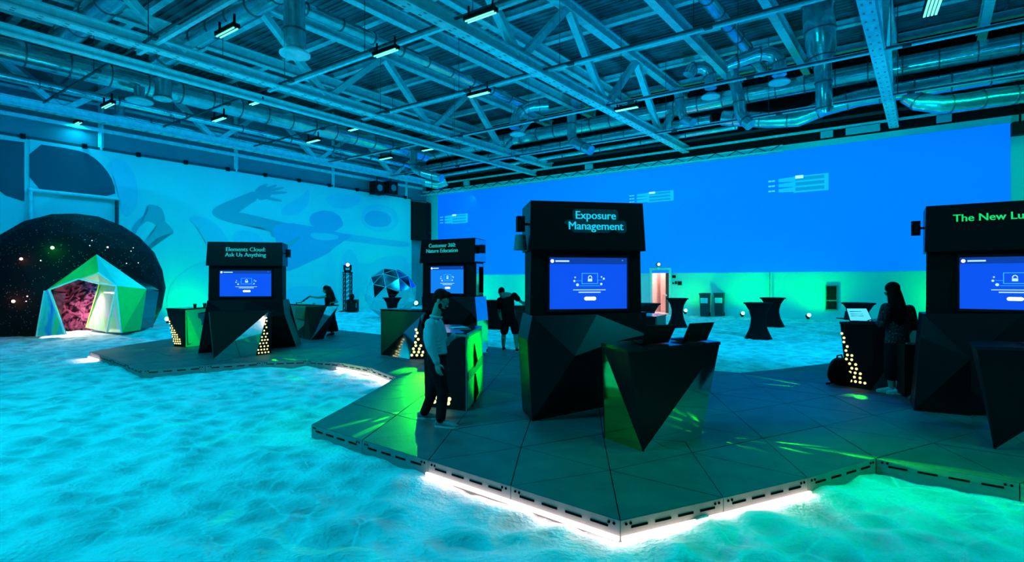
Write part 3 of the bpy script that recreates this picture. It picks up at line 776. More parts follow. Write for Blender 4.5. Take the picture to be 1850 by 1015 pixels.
# ------------------------------------------------------------------ lighting truss over the projection
lt = thing('lighting_truss', 'thin lattice lighting truss along the top of the projection', 'truss', WB(1000, 330, .5))
sa, sb = sA(772), sA(1418)
zt_ = WB(1418, 262, .5).z; zb_ = WB(1418, 272, .5).z
T = -.5
for z, e in ((zt_, 0), (zb_, -.15), (zb_, .15)):
    B().bar(ST(sa, T + e, z), ST(sb, T + e, z), .06, .06).build('truss_rail', M_STEEL, lt)
k = 0; s = sa
while s < sb - .5:
    za, zb2 = (zt_, zb_) if k % 2 == 0 else (zb_, zt_)
    B().bar(ST(s, T - .1, za), ST(s + .5, T - .1, zb2), .035, .035).build('truss_lattice', M_STEELD, lt); s += .5; k += 1
lb = thing('rigging_rail', 'dark rail with blue lit brackets above the right part of the projection', 'rail', WB(1600, 245, .5))
B().bar(ST(0, -.35, 9.0), ST(40, -.35, 9.0), .1, .1).build('rail_bar', M_STEEL, lb)
B().bar(ST(0, -.6, 9.35), ST(40, -.6, 9.35), .12, .10).build('rail_bar', M_STEELD, lb)
for px in (1496, 1560, 1705, 1070, 850): B().box(ST(sA(px), -.4, 8.75), (.5 if px != 1560 else 1.3, .1, .3), basis(W)).build('rail_bracket', M_PATCH, lb)
for k in range(14): B().bar(ST(2 + k * 2.6, -.5, 9.35), ST(2 + k * 2.6, -.5, 12.3), .03, .03).build('hanger_rod', M_DARKW, lb)

# black flown boxes by the corner
for px, w_ in ((681, 'left'), (706, 'right')):
    p = WL(px, 340, .9)
    sp = thing('flown_speaker', 'black speaker hung under the mural truss, %s of the pair' % w_, 'speaker', p, 'flown speaker pair')
    bb = B(); bb.box(p, (.75, .6, .85), basis(U)); bb.build('speaker_cabinet', M_BLACK, sp)
    B().cyl(p + NL_ * .29, p + NL_ * .33, .22, n=16).build('speaker_cone', M_GREY, sp)
    B().bar(p + Vector((0, 0, .4)), p + Vector((0, 0, 1.1)), .05, .05).build('hanger', M_BLACK, sp)
s_a, s_b = .55, 1.05
cb = thing('corner_curtain', 'black hanging box masking the corner between mural and projection', 'curtain', ST(0.3, -1.2, 5.0))
ca, cc = V(742, 433, 38.6), V(770, 433, 38.6)
bb = B(); bb.prism([ca, cc, V(770, 364, 38.6), V(742, 360, 38.6)], (0.2, 1.0, 0)); bb.build('curtain_drop', M_DARKW, cb)
B().bar(V(742, 362, 38.5), V(771, 366, 38.5), .1, .1).build('curtain_bar', M_STEELD, cb)
# the hanging dark fixture at the right end of the projection
hs = thing('hanging_speaker', 'black line speaker hung at the right end of the projection', 'speaker', WB(1842, 240, .8))
p = WB(1843, 232, .8); B().box(p, (.5, .4, .5), basis(W)).build('speaker_cabinet', M_BLACK, hs)
B().bar(p + Vector((0, 0, .2)), p + Vector((0, 0, 2.2)), .05, .05).build('hanger', M_BLACK, hs)

# ================================================================== PLATFORM
HM = np.array([[4.52598412e-01, 5.35177531e-01, 4.23942261e-01], [1.81239510e-03, -3.13655976e-03, 1.0], [-3.75309154e-01, 2.70278377e-01, 2.15614307e+00]])
FIX = {(0, 0): (1120.8, 940.5), (-1, 0): (922.6, 877.8), (-2, 0): (773.7, 831.5), (-3, 0): (654.1, 795.4), (-4, 0): (562.5, 766.5), (0, 1): (1307, 898.9), (0, 2): (1459.5, 863), (0, 3): (1582.5, 827.5),
       (1, 3): (1842.4, 873), (-7, 3): (715, 681), (-10, 3): (556, 650), (-10, 0): (257, 668), (-14, 0): (162, 635.5), (-4, 7): (1337.7, 673.2), (-1, 1): (1102.1, 849.2), (-18, 7): (577, 589)}
def LP(p, q):
    if (p, q) in FIX: v = GP(*FIX[(p, q)]); return Vector((v.x, v.y))
    w = HM @ np.array([p, q, 1.0])
    return Vector((1.75 * w[0] / w[1], 1.75 * w[2] / w[1]))
OUT = [(-4, 0), (0, 0), (0, 3), (3, 3), (3, 9), (0, 12), (-4, 12), (-4, 7), (-18, 7), (-18, 4), (-14, 0), (-10, 0), (-10, 3), (-7, 3)]
def inside(x, y, poly):
    c = False; n = len(poly)
    for i in range(n):
        (x1, y1), (x2, y2) = poly[i], poly[(i + 1) % n]
        if (y1 > y) != (y2 > y) and x < (x2 - x1) * (y - y1) / (y2 - y1) + x1: c = not c
    return c
pf_ = thing('stage_platform', 'low grey plywood platform of triangular boards set into the sand', 'platform', (0, 8, 0))
for p in range(-19, 4):
    for q in range(-1, 13):
        for tri in (((p, q), (p + 1, q), (p, q + 1)), ((p + 1, q), (p + 1, q + 1), (p, q + 1))):
            cx = sum(t[0] for t in tri) / 3; cy = sum(t[1] for t in tri) / 3
            if not inside(cx, cy, OUT): continue
            P3 = [LP(*t) for t in tri]; c = sum(P3, Vector((0, 0))) / 3
            dz = random.uniform(-.0015, .0015)
            P3 = [c + (x - c) * (1 - .010 / (x - c).length) for x in P3]
            B().prism([Vector((x.x, x.y, DECK + dz)) for x in P3], (0, 0, -.03)).build('floor_board', M_PLY, pf_)
# edge boards with slots, one per lattice step
def steps(a, b):
    n = max(abs(b[0] - a[0]), abs(b[1] - a[1]))
    return [(a[0] + (b[0] - a[0]) * i // n, a[1] + (b[1] - a[1]) * i // n) for i in range(n + 1)]
slot_me = B().box((0, 0, 0), (.15, .008, .016)).mesh('slot', M_SLOT)
hole_me = B().cyl((0, -.004, 0), (0, .004, 0), .011, n=8).mesh('screw_hole', M_SLOT)
under = B()
LEDS = {((-2, 0), (-1, 0)), ((-1, 0), (0, 0)), ((0, 0), (0, 1)), ((0, 1), (0, 2)), ((-9, 3), (-8, 3)), ((-8, 3), (-7, 3)), ((-14, 0), (-13, 0))}
for i in range(len(OUT)):
    st = steps(OUT[i], OUT[(i + 1) % len(OUT)])
    for a_, b_ in zip(st, st[1:]):
        a, b = LP(*a_), LP(*b_)
        mid = (a + b) / 2; d = (b - a).normalized(); nrm = Vector((d.y, -d.x))   # outline runs anticlockwise: outside on the right
        A3 = Vector((a.x, a.y, 0)) ; B3 = Vector((b.x, b.y, 0)); n3 = Vector((nrm.x, nrm.y, 0))
        g = Vector((d.x, d.y, 0)) * .004
        if a_ == (0, 0) or True:
            eb = B(); eb.prism([A3 + g + Vector((0, 0, -.05)), B3 - g + Vector((0, 0, -.05)), B3 - g + Vector((0, 0, DECK - .004)), A3 + g + Vector((0, 0, DECK - .004))], -n3 * .02)
            e_ = eb.build('edge_board', M_EDGE, pf_)
        vis = nrm.dot(-mid) > 0
        if vis and mid.length < 16:
            rot = math.atan2(d.y, d.x)
            for k in (.17, .39, .61, .83):
                so = bpy.data.objects.new('slot', slot_me); COL.objects.link(so); so.parent = e_
                so.location = A3.lerp(B3, k) + Vector((0, 0, .088)) + n3 * .002 - pf_.location; so.rotation_euler = (0, 0, rot)
            for k in (.05, .09, .91, .95):
                so = bpy.data.objects.new('screw_hole', hole_me); COL.objects.link(so); so.parent = e_
                so.location = A3.lerp(B3, k) + Vector((0, 0, .118)) + n3 * .002 - pf_.location; so.rotation_euler = (0, 0, rot)
        key = (a_, b_)
        if key in LEDS:
            k0, k1 = (.0, 1.0)
            if key == ((-9, 3), (-8, 3)): k0 = -.1
            sa_, sb_ = A3.lerp(B3, k0), A3.lerp(B3, k1)
            B().bar(sa_ + n3 * .026 + Vector((0, 0, .026)), sb_ + n3 * .026 + Vector((0, 0, .026)), .024, .030).build('light_strip', M_LED, pf_)
            l = bpy.data.lights.new('strip_light', 'AREA'); l.shape = 'RECTANGLE'; l.size = (sb_ - sa_).length; l.size_y = .02
            l.energy = .45 if mid.length < 8 else 3.0; l.color = (1, .80, .80)
            lo = bpy.data.objects.new('strip_light', l); COL.objects.link(lo)
            lo.location = (sa_ + sb_) / 2 + n3 * .05 + Vector((0, 0, .05))
            lo.rotation_euler = (n3 * .7 - Vector((0, 0, 1))).to_track_quat('-Z', 'Y').to_euler()
            # keep the long side along the strip
            z_ = -(n3 * .6 - Vector((0, 0, 1))).normalized(); x_ = Vector((d.x, d.y, 0)); y_ = z_.cross(x_).normalized()
            lo.rotation_euler = Matrix((x_, y_, z_)).transposed().to_euler()
            lo.location = (sa_ + sb_) / 2 + n3 * .05 + Vector((0, 0, .06))

# ================================================================== BOOTHS
def Rz(a): return Matrix.Rotation(R(a), 3, 'Z')
def kiosk(label, tl, d0, theta, width, depth, yh, yb, screen, base_front, left_chain, right_chain, facets, sign, screen_mat, lampside, side_mat=None, side_window=False, clip_ui=None):
    """tl: header's top left pixel at distance d0; theta: heading of the front; rows yh (header bottom) and yb (base top) at the left edge"""
    O = V(tl[0], tl[1], d0); zt = O.z
    zh = CAM_H + (PY0 - yh) / F * d0; zb = CAM_H + (PY0 - yb) / F * d0
    ex = Rz(theta) @ Vector((1, 0, 0)); ey = Rz(theta) @ Vector((0, 1, 0))
    o2 = Vector((O.x, O.y, 0))
    def L(x, y, z): return o2 + ex * x + ey * y + Vector((0, 0, z))
    k = thing('info_kiosk', label, 'kiosk', L(width / 2, depth / 2, DECK), 'information kiosks')
    # header box, leaning forward at its lower edge
    hb = B()
    f = [L(0, 0, zt), L(width, 0, zt), L(width + .02, -.05, zh), L(-.02, -.05, zh)]
    bk = [L(.02, depth, zt - .02), L(width - .02, depth, zt - .02), L(width - .02, depth, zh), L(.02, depth, zh)]
    hb.add(f + bk, [(0, 3, 2, 1), (4, 5, 6, 7), (0, 1, 5, 4), (3, 7, 6, 2), (0, 4, 7, 3), (1, 2, 6, 5)])
    hd = hb.build('header_box', M_FACET, k)
    inn = L(width / 2, depth / 2, (zt + zh) / 2)
    # raised triangular facets on the header front
    for (a, b_, c) in (((.02, zh + .01), (.30 * width, .55), (.50 * width, zh + .01)), ((.98 * width, zh + .02), (.50 * width, zh + .01), (.72 * width, .45))):
        def q(v):
            z = v[1] if v[1] > 1 else zh + (zt - zh) * v[1]
            kk = (zt - z) / (zt - zh)
            return L(v[0], -.05 * kk - .006, z)
        facet(q(a), q(b_), q(c), inn, .008).build('header_facet', M_FACET, hd)
    if side_mat:
        for sx, sgn in ((width + .004, 1), (-.004, -1)):
            B().prism([L(sx, .02, zt - .02), L(sx, depth - .02, zt - .04), L(sx, depth - .02, zh + .02), L(sx + .01 * sgn, -.02, zh + .02)], ex * .008 * sgn).build('mirror_side', side_mat, hd)
    # core behind the screen
    cb_ = B(); ci = .045
    fz = [L(.015, ci, zh), L(width - .015, ci, zh), L(width - .0, ci, zb), L(.0, ci, zb)]
    bz = [L(.05, depth - .04, zh), L(width - .05, depth - .04, zh), L(width - .05, depth - .04, zb), L(.05, depth - .04, zb)]
    cb_.add(fz + bz, [(0, 3, 2, 1), (4, 5, 6, 7), (0, 1, 5, 4), (3, 7, 6, 2), (0, 4, 7, 3), (1, 2, 6, 5)])
    core = cb_.build('screen_column', M_BLACK, k)
    if side_mat:
        w_ = width
        B().prism([L(w_ - .012, .08, zh - .03), L(w_ - .045, depth - .08, zh - .03), L(w_ - .045, depth - .08, zb + .05), L(w_ - .012, .08, zb + .05)], ex * .012).build('mirror_side', side_mat, core)
        if side_window:
            B().prism([L(w_ + .004, depth * .55, zh - .1), L(w_ - .02, depth - .1, zh - .1), L(w_ - .02, depth - .1, zb + .12), L(w_ + .004, depth * .55, zb + .12)], ex * .012).build('side_window', M_SLOT, core)
    # screen
    x0, x1, z1, z0 = screen
    fr = B()
    for (a, b_) in (((x0 - .03, z1 + .02), (x1 + .03, z1 + .02)), ((x0 - .03, z0 - .02), (x1 + .03, z0 - .02))): fr.bar(L(a[0], ci - .015, a[1]), L(b_[0], ci - .015, b_[1]), .03, .035)
    for xx in (x0 - .018, x1 + .018): fr.bar(L(xx, ci - .015, z0), L(xx, ci - .015, z1), .03, .035, up=ey)
    fr.build('screen_bezel', M_BLACKG, k)
    sc_ = B(); sc_.prism([L(x0, ci - .01, z0), L(x1, ci - .01, z0), L(x1, ci - .01, z1), L(x0, ci - .01, z1)], ey * .008)
    scr = sc_.build('screen', screen_mat, k)
    w = x1 - x0; h = z1 - z0; lay = ci - .012
    def S(u, v, e=0): return L(x0 + w * u, lay - e, z1 - h * v)
    def rect(name, u0, v0, u1, v1, m, e=.002):
        b = B(); b.prism([S(u0, v0, e), S(u1, v0, e), S(u1, v1, e), S(u0, v1, e)], ey * .002); return b.build(name, m, scr)
    def disc(name, u, v, r, m, e=.003):
        c = S(u, v, e); b = B(); b.cyl(c, c - ey * .002, r, n=14, smooth=False); return b.build(name, m, scr)
    rect('top_bar', 0, 0, 1, .125, M_UID)
    disc('status_dot', .035, .07, .022, M_WHITEL)
    rect('caption_line', .075, .055, .25, .085, M_UI, .004)
    disc('corner_dot', .94, .05, .008, M_UIC)
    # laptop picture: outline, base line, padlock
    for (u0, v0, u1, v1) in ((.41, .30, .62, .312), (.41, .50, .62, .512), (.41, .30, .418, .512), (.612, .30, .62, .512)): rect('picture_outline', u0, v0, u1, v1, M_UIC)
    rect('picture_base', .38, .545, .645, .553, M_UIC)
    lk = B(); lk.prism([S(.49, .41, .003), S(.545, .41, .003), S(.545, .465, .003), S(.49, .465, .003)], ey * .002); lk.build('padlock_body', M_UI, scr)
    c = S(.5175, .40, .003)
    ar = [c + ex * (.024 * math.cos(t)) + Vector((0, 0, .032 * math.sin(t))) for t in np.linspace(0, math.pi, 8)]
    B().tube(ar, .006, 6).build('padlock_shackle', M_UI, scr)
    for (u, v, r_) in ((.325, .385, .010), (.315, .455, .014), (.355, .53, .019), (.665, .375, .010), (.695, .41, .014), (.662, .515, .016)): disc('status_dot', u, v, r_, M_UI)
    rect('link_line', .335, .448, .41, .454, M_UIC); rect('link_line', .62, .435, .685, .441, M_UIC)
    rect('text_line', .30, .622, .72, .636, M_UI); rect('text_line', .37, .665, .655, .685, M_UI)
    bt = B(); bt.prism([S(.465 + .0, .765, .003), S(.575, .765, .003), S(.575, .83, .003), S(.465, .83, .003)], ey * .003)
    for u in (.465, .575): bt.cyl(S(u, .7975, .003), S(u, .7975, .003) + ey * .003, h * .0325, n=14, smooth=False)
    bt.build('button', M_WHITEL, scr)
    # faceted base
    P = {kk: (GP(*vv) if len(vv) == 2 else V(*vv)) for kk, vv in base_front.items()}
    back = ey * (depth - .02)
    cen = sum(P.values(), Vector()) / len(P) + back * .5
    bs = B(); allv = list(P.values())
    for a, b_, c in facets:
        facet(P[a], P[b_], P[c], cen).build('base_facet', M_FACET, k)
    sides = B()
    for chain, sgn in ((left_chain, 1), (right_chain, -1)):
        for a, b_ in zip(chain, chain[1:]):
            qd = [P[a], P[b_], P[b_] + back, P[a] + back]
            B().prism(qd, ex * .02 * sgn).build('base_side', side_mat if (side_mat and sgn < 0) else M_FACET, k)
    topL, topR, botL, botR = P[left_chain[0]], P[right_chain[0]], P[left_chain[-1]], P[right_chain[-1]]
    B().prism([topL + back, topR + back, botR + back, botL + back], -ey * .02).build('base_back', M_FACET, k)
    B().prism([topL, topR, topR + back, topL + back], (0, 0, -.02)).build('base_top', M_FACET, k)
    # sign lettering
    lines, size, cx_, cz_, mt, al = sign
    kk = lambda z: (zt - z) / (zt - zh)
    def place(co): 
        z = cz_ + co.y
        return L(cx_ + co.x, -.05 * kk(z) - .006 - co.z, z)
    if theta == 10:      # glow around the two lines put into dark teal plates
        for hw, z0_, z1_, nm in ((.31, cz_ + .005, cz_ + .155, 'sign_halo'), (.42, cz_ - .155, cz_ + .01, 'sign_halo')):
            pl_ = [(-hw, z0_ + .03), (-hw + .03, z0_), (hw - .03, z0_), (hw, z0_ + .03), (hw, z1_ - .03), (hw - .03, z1_), (-hw + .03, z1_), (-hw, z1_ - .03)]
            B().prism([L(cx_ + u_, -.05 * kk(z_) - .002, z_) for u_, z_ in pl_], -ey * .003).build(nm, M_HALO, hd)
    text_mesh('sign_text', lines, size, mt, hd, place, al)
    # clamp lamp at the header's side
    for sx in lampside:
        x = -.10 if sx < 0 else width + .10
        pcl = L(x, .18, zh + (zt - zh) * .55)
        cl = B(); cl.box(pcl, (.10, .12, .20), Rz(theta)); clo = cl.build('clamp_lamp', M_BLACK, k)
        if theta == 10: B().cyl(pcl - Vector((0, 0, .14)), pcl - Vector((0, 0, .34)), .07, .09, n=12).build('lamp_shade', M_GREY if theta > 9.5 else M_BLACK, clo)
        B().bar(L(0 if sx < 0 else width, .18, pcl.z), pcl, .03, .03).build('lamp_arm', M_BLACK, clo)
    return k

# middle kiosk
kiosk('black faceted kiosk in the middle with a two line cyan sign over its blue screen', (958.8, 361.9), 6.79, 10, 1.52, .66, 451.8, 570,
      (.255, 1.31, 2.205, 1.535),
      dict(TL=(961.7, 570.4, 6.80), L=(952.7, 615.8, 6.74), BL=(961.7, 760.9), N=(1038.8, 643, 6.62), M=(1078.5, 568, 6.95), TR=(1168, 563.6, 7.08), Q=(1111.4, 617, 6.85), RR=(1168, 604, 7.02), BR=(1135, 726)),
      ('TL', 'L', 'BL'), ('TR', 'RR', 'BR'),
      (('TL', 'M', 'N'), ('TL', 'N', 'L'), ('L', 'N', 'BL'), ('N', 'BR', 'BL'), ('M', 'Q', 'N'), ('Q', 'BR', 'N'), ('M', 'TR', 'RR'), ('M', 'RR', 'Q'), ('RR', 'BR', 'Q')),
      ('Exposure\nManagement', .146, .86, 2.68, M_SIGNC, 'CENTER'), M_SCREEN, (-1,))
# right kiosk, cut by the frame
kiosk('black faceted kiosk at the right edge with green sign lettering', (1673, 372.5), 7.3, -33, 1.60, .62, 455.7, 567,
      (.36, 1.42, 2.215, 1.53),
      dict(TL=(1667.7, 567, 7.27), L=(1662.9, 608.6, 7.22), BL=(1650.9, 741.4), N=(1754, 648, 6.80), BR=(1755, 751.4), M=(1850, 566.5, 6.66), TR=(1985, 566, 6.40), RR=(1985, 610, 6.3), BRR=(1975, 782)),
      ('TL', 'L', 'BL'), ('TR', 'RR', 'BRR'),
      (('TL', 'N', 'L'), ('L', 'N', 'BL'), ('BL', 'N', 'BR'), ('TL', 'M', 'N'), ('N', 'M', 'RR'), ('M', 'TR', 'RR'), ('N', 'RR', 'BR'), ('RR', 'BRR', 'BR')),
      ('The New Lu', .138, .285, 2.735, M_SIGNG, 'LEFT'), M_SCREEN, (-1,))
# left kiosk
kiosk('black faceted kiosk on the left arm of the platform with a dim teal sign', (374.8, 436.5), 13.2, 9, 1.76, .62, 479.8, 543,
      (.27, 1.49, 2.165, 1.515),
      dict(TL=(374.3, 543, 13.15), BL=(357.8, 638), N=(432, 580, 12.95), M=(444.5, 541.7, 13.3), TR=(511, 541.7, 13.5), RR=(514, 568, 13.5), BR=(535, 626)),
      ('TL', 'BL'), ('TR', 'RR', 'BR'),
      (('TL', 'M', 'N'), ('TL', 'N', 'BL'), ('M', 'TR', 'RR'), ('M', 'RR', 'N'), ('N', 'RR', 'BR'), ('N', 'BR', 'BL')),
      ('Elements Cloud:\nAsk Us Anything', .142, .90, 2.62, M_SIGNT, 'CENTER'), M_SCREEN, (1,))
# kiosk behind the man
kiosk('black faceted kiosk with mirror sides behind the man in the pale shirt', (761.3, 434), 13.3, -30, 1.60, .50, 475.6, 536,
      (.27, 1.27, 2.26, 1.60),
      dict(TL=(762, 536, 13.28), BL=(766, 639), N=(852, 564, 12.32), TR=(858, 536, 12.50), RR=(862, 580, 12.45), BR=(861, 644), M=(815, 536, 12.8), Q=(822, 600, 12.5)),
      ('TL', 'BL'), ('TR', 'RR', 'BR'),
      (('TL', 'M', 'Q'), ('TL', 'Q', 'BL'), ('M', 'TR', 'N'), ('M', 'N', 'Q'), ('N', 'TR', 'RR'), ('N', 'RR', 'Q'), ('Q', 'RR', 'BR'), ('Q', 'BR', 'BL')),
      ('Customer 360:\nNature Education', .135, .66, 2.70, M_SIGNT, 'CENTER'), M_SCREENL, (1,), side_mat=M_MIRROR, side_window=True)

# ================================================================== COUNTERS
HOLE = {}
def counter(label, top, zt, bot, spec, extra=None, group='faceted counters'):
    """top, bot: FL FR BR BL corners in plan; spec: for the sides front, right, back, left a pair of
    (diagonal, material of the triangle at the first lower corner / upper right, other)"""
    T4 = [Vector((p.x, p.y, zt)) for p in top]; B4 = [Vector((p.x, p.y, DECK)) for p in bot]
    cen = sum(T4 + B4, Vector()) / 8
    c = thing('faceted_counter', label, 'counter', Vector((cen.x, cen.y, DECK)), group)
    tb = B(); tb.prism([p + (p - Vector((cen.x, cen.y, zt))).normalized() * .012 for p in T4], (0, 0, -.035)); tb.build('counter_top', M_BLACKG, c)
    for i, sp in enumerate(spec):
        a, b = T4[i] - Vector((0, 0, .03)), T4[(i + 1) % 4] - Vector((0, 0, .03)); d, e = B4[i], B4[(i + 1) % 4]
        dg, m1, m2 = sp
        if dg == '\\': tris = ((a, b, e, m1), (a, e, d, m2))      # from upper left to lower right
        else: tris = ((a, b, d, m1), (b, e, d, m2))               # from upper right to lower left
        for q1, q2, q3, m in tris:
            if (q1 - q2).length < .02 or (q2 - q3).length < .02 or (q1 - q3).length < .02: continue
            f_ = facet(q1, q2, q3, cen, .015).build('facet_panel', m, c)
            if m in (M_MIRROR, M_GREFL): f_['label'] = 'mirror triangle'
    return c
def perforate(c, a, b, d, n_rows, plane=None, wrad=.026):
    """rows of backlit round holes on the triangle a (top), b, d (bottom corners)"""
    a, b, d = Vector(a), Vector(b), Vector(d)
    if plane:      # bring the rows onto the board they pierce
        p0, p1, p2 = [Vector(q) for q in plane]; pn = (p1 - p0).cross(p2 - p0).normalized()
        if pn.dot(Vector((0, 0, CAM_H)) - p0) < 0: pn = -pn
        a, b, d = [q - pn * (q - p0).dot(pn) + pn * .004 for q in (a, b, d)]
    nrm = (b - a).cross(d - a).normalized()
    if nrm.y > 0: nrm = -nrm
    mid = (a + b + d) / 3
    if nrm.dot(Vector((0, 0, CAM_H)) - mid) < 0: nrm = -nrm
    xa = (d - b).normalized()
    yb_ = nrm.cross(xa)
    Wd = (d - b).length; gap = wrad * 3.3
    for i in range(n_rows):
        k = (i + .9) / (n_rows + .6); l, r = a.lerp(b, k), a.lerp(d, k); wid = (r - l).length
        m = max(1, int(wid / gap)); off = (.5 if i % 2 else 0)
        for j in range(m):
            f_ = (j + .5 + (off - .25) * .8) / m
            if f_ < .06 or f_ > .94: continue
            p = l.lerp(r, f_)
            B().cyl(p - nrm * .004, p + nrm * .005, wrad, n=10, smooth=False).build('light_hole', M_DOT, c)
XY = lambda v: Vector((v.x, v.y))
def TP(px, py, z=1.176): return XY(HZ(px, py, z))
def GPx(px, py): return XY(GP(px, py))

# counter in front of the middle kiosk
fl, fr_, bl = TP(1135, 630.5, 1.205), TP(1300, 617, 1.205), TP(1088, 619, 1.205)
br = fr_ + (bl - fl)
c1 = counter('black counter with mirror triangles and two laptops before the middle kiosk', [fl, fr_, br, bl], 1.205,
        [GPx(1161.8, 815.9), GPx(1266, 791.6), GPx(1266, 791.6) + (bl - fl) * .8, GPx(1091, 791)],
        (('/', M_FACET, M_MIRROR), ('/', M_FACET, M_FACET), ('/', M_FACET, M_FACET), ('\\', M_FACET, M_GREFL)))
K1 = (fl, fr_, br, bl)
# right edge counter
fl, bl = TP(1764.3, 625.7, 1.205), TP(1752.9, 615, 1.205)
dx = Vector((.966, -.259)); fr_ = fl + dx * 1.43; br = bl + dx * 1.43
c2 = counter('black counter cut by the right edge, standing before the green signed kiosk', [fl, fr_, br, bl], 1.205,
        [GPx(1796.6, 811.4), GPx(1796.6, 811.4) + dx * 1.15 + Vector((.1, .3)), GPx(1755, 778.6) + dx * 1.2, GPx(1755, 775)],
        (('/', M_FACET, M_MIRROR), ('/', M_FACET, M_FACET), ('/', M_FACET, M_FACET), ('\\', M_FACET, M_MIRROR)))
K2 = (fl, fr_, br, bl)
# left kiosk's front counter
fl, fr_ = V(377, 562, 12.25), V(485, 560.5, 12.55)
fl, fr_ = XY(fl), XY(fr_); e_ = (fr_ - fl).normalized(); nn = Vector((-e_.y, e_.x)) * .42
b0, b1, b2 = GPx(385, 648.8), GPx(462.3, 642), GPx(487, 639.5)
c3 = counter('black counter with a big mirror triangle before the left kiosk', [fl, fr_, fr_ + nn, fl + nn], 1.205,
        [b0, b1, b2 + nn * .5, b0 + nn * .9],
        (('/', M_FACETD, M_MIRROR), ('/', M_FACET, M_FACET), ('/', M_FACET, M_FACET), ('/', M_FACET, M_FACET)))
t3 = Vector((fr_.x, fr_.y, 1.10))
wing = facet(t3 + Vector((-.03, -.02, 0)), Vector((b1.x, b1.y, DECK)), Vector((b2.x, b2.y, DECK)), Vector((fl.x, fl.y + .5, .6))).build('perforated_panel', M_FACET, c3)
perforate(wing, t3 + Vector((-.03, -.02, 0)), Vector((b1.x, b1.y, DECK)), Vector((b2.x, b2.y, DECK)), 12, wrad=.020)
# far left counter with open shelves
a0, a1, a2 = V(301, 559.2, 14.3), V(335, 558.8, 14.0), V(374, 555.6, 14.9)
A0, A1, A2 = XY(a0), XY(a1), XY(a2); A3 = A2 + (A0 - A1)
b0, b1, b2 = GPx(314.6, 625.4), GPx(335.7, 626.7), GPx(364, 624)
M_GPAN = mat('green_lit_board', (.20, .22, .20), .5)
c4 = counter('perforated counter with a shelf opening left of the left kiosk', [A0, A1, A2, A3], 1.17, [b0, b1, b2, b2 + (b0 - b1) * 1.2],
        (('\\', M_FACET, M_FACET), ('\\', mat('green_light_shelf_board', (.45, .62, .28), .55), MATS['green_light_shelf_board']), ('/', M_FACET, M_FACET), ('/', M_FACET, M_FACET)))  # lime tint puts the green light on the shelf side into its colour
pa, pb_, pc_ = Vector((A0.x, A0.y, 1.1)).lerp(Vector((b0.x, b0.y, DECK)), .18), Vector((b0.x, b0.y, DECK)), Vector((b1.x, b1.y, DECK)).lerp(Vector((b0.x, b0.y, DECK)), .15)
off = Vector((-.004, -.012, 0))
perforate(c4, pa + off, pb_ + off + Vector((0, 0, .04)), pc_ + off + Vector((0, 0, .04)), 12, wrad=.020)
def on_quad(a, b, d, e, u, v, nrm_out, lift=.01):
    """point on the side a-b (top), d-e (bottom)"""
    p = a.lerp(b, u).lerp(d.lerp(e, u), v); return p + nrm_out * lift
Q = [Vector((A1.x, A1.y, 1.14)), Vector((A2.x, A2.y, 1.14)), Vector((b1.x, b1.y, DECK)), Vector((b2.x, b2.y, DECK))]
no = (Q[1] - Q[0]).cross(Vector((0, 0, 1))).normalized()
def side_panel(c, Q, no, uv, m, name, lift=.012, th=.01):
    B().prism([on_quad(*Q, u, v, no, lift) for u, v in uv], -no * th).build(name, m, c)
side_panel(c4, Q, no, ((.50, .12), (.98, .10), (.95, .46), (.46, .50)), M_SLOT, 'shelf_opening')
side_panel(c4, Q, no, ((.56, .14), (.98, .12), (.95, .44), (.62, .46)), mat('blue_board', (.06, .10, .16), .4), 'door_panel', .02)
side_panel(c4, Q, no, ((.02, .06), (.50, .55), (.52, .92), (.05, .96)), mat('olive_board', (.12, .14, .10), .5), 'door_panel', .016)
side_panel(c4, Q, no, ((.66, .62), (.74, .60), (.74, .86), (.60, .86)), M_SLOT, 'shelf_opening')
# counter by the woman with the leaflet
fl, fr_ = XY(V(524.5, 549.9, 16.9)), XY(V(589.7, 549, 16.0)); e_ = (fr_ - fl).normalized(); nn = Vector((-e_.y, e_.x)) * .45
b0, b1 = GPx(526.6, 607), GPx(562, 614.4)
c5 = counter('dark green lit counter beside the woman holding a leaflet', [fl, fr_, fr_ + nn, fl + nn], 1.17, [b0, b1, b1 + nn, b0 + nn],
        (('/', M_GPAN, M_FACET), ('/', M_MIRROR, M_FACET), ('/', M_FACET, M_FACET), ('/', M_FACET, M_FACET)))
Q = [Vector((fl.x, fl.y, 1.14)), Vector((fr_.x, fr_.y, 1.14)), Vector((b0.x, b0.y, DECK)), Vector((b1.x, b1.y, DECK))]
no = (Q[1] - Q[0]).cross(Vector((0, 0, 1))).normalized()
side_panel(c5, Q, no, ((.17, .07), (.44, .07), (.50, .42), (.16, .42)), mat('olive_board', (.12, .14, .10), .5), 'door_panel')
side_panel(c5, Q, no, ((.46, .02), (.98, .02), (.98, .98), (.62, .98)), M_FACET, 'facet_panel')
# counter left of the man
fl, fr_ = XY(V(687.9, 559, 12.5)), XY(V(768, 558.5, 11.9)); e_ = (fr_ - fl).normalized(); nn = Vector((-e_.y, e_.x)) * .5
b0, b1, b2 = GPx(688.3, 640.3), GPx(740.5, 648.6), GPx(770, 649)
c6 = counter('dark counter with mirror triangle left of the man in the pale shirt', [fl, fr_, fr_ + nn, fl + nn], 1.24, [b0, b1, b2 + nn * .6, b0 + nn],
        (('/', mat('deep_green_board', (.03, .055, .02), .5), M_MIRROR), ('/', M_FACET, M_FACET), ('/', M_FACET, M_FACET), ('/', M_FACET, M_FACET)))
t6 = Vector((fr_.x, fr_.y, 1.12)) + Vector((-.10, -.02, 0))
wing = facet(t6, Vector((b1.x, b1.y, DECK)), Vector((b2.x, b2.y, DECK)), Vector((fl.x, fl.y + .6, .6))).build('perforated_panel', M_FACET, c6)
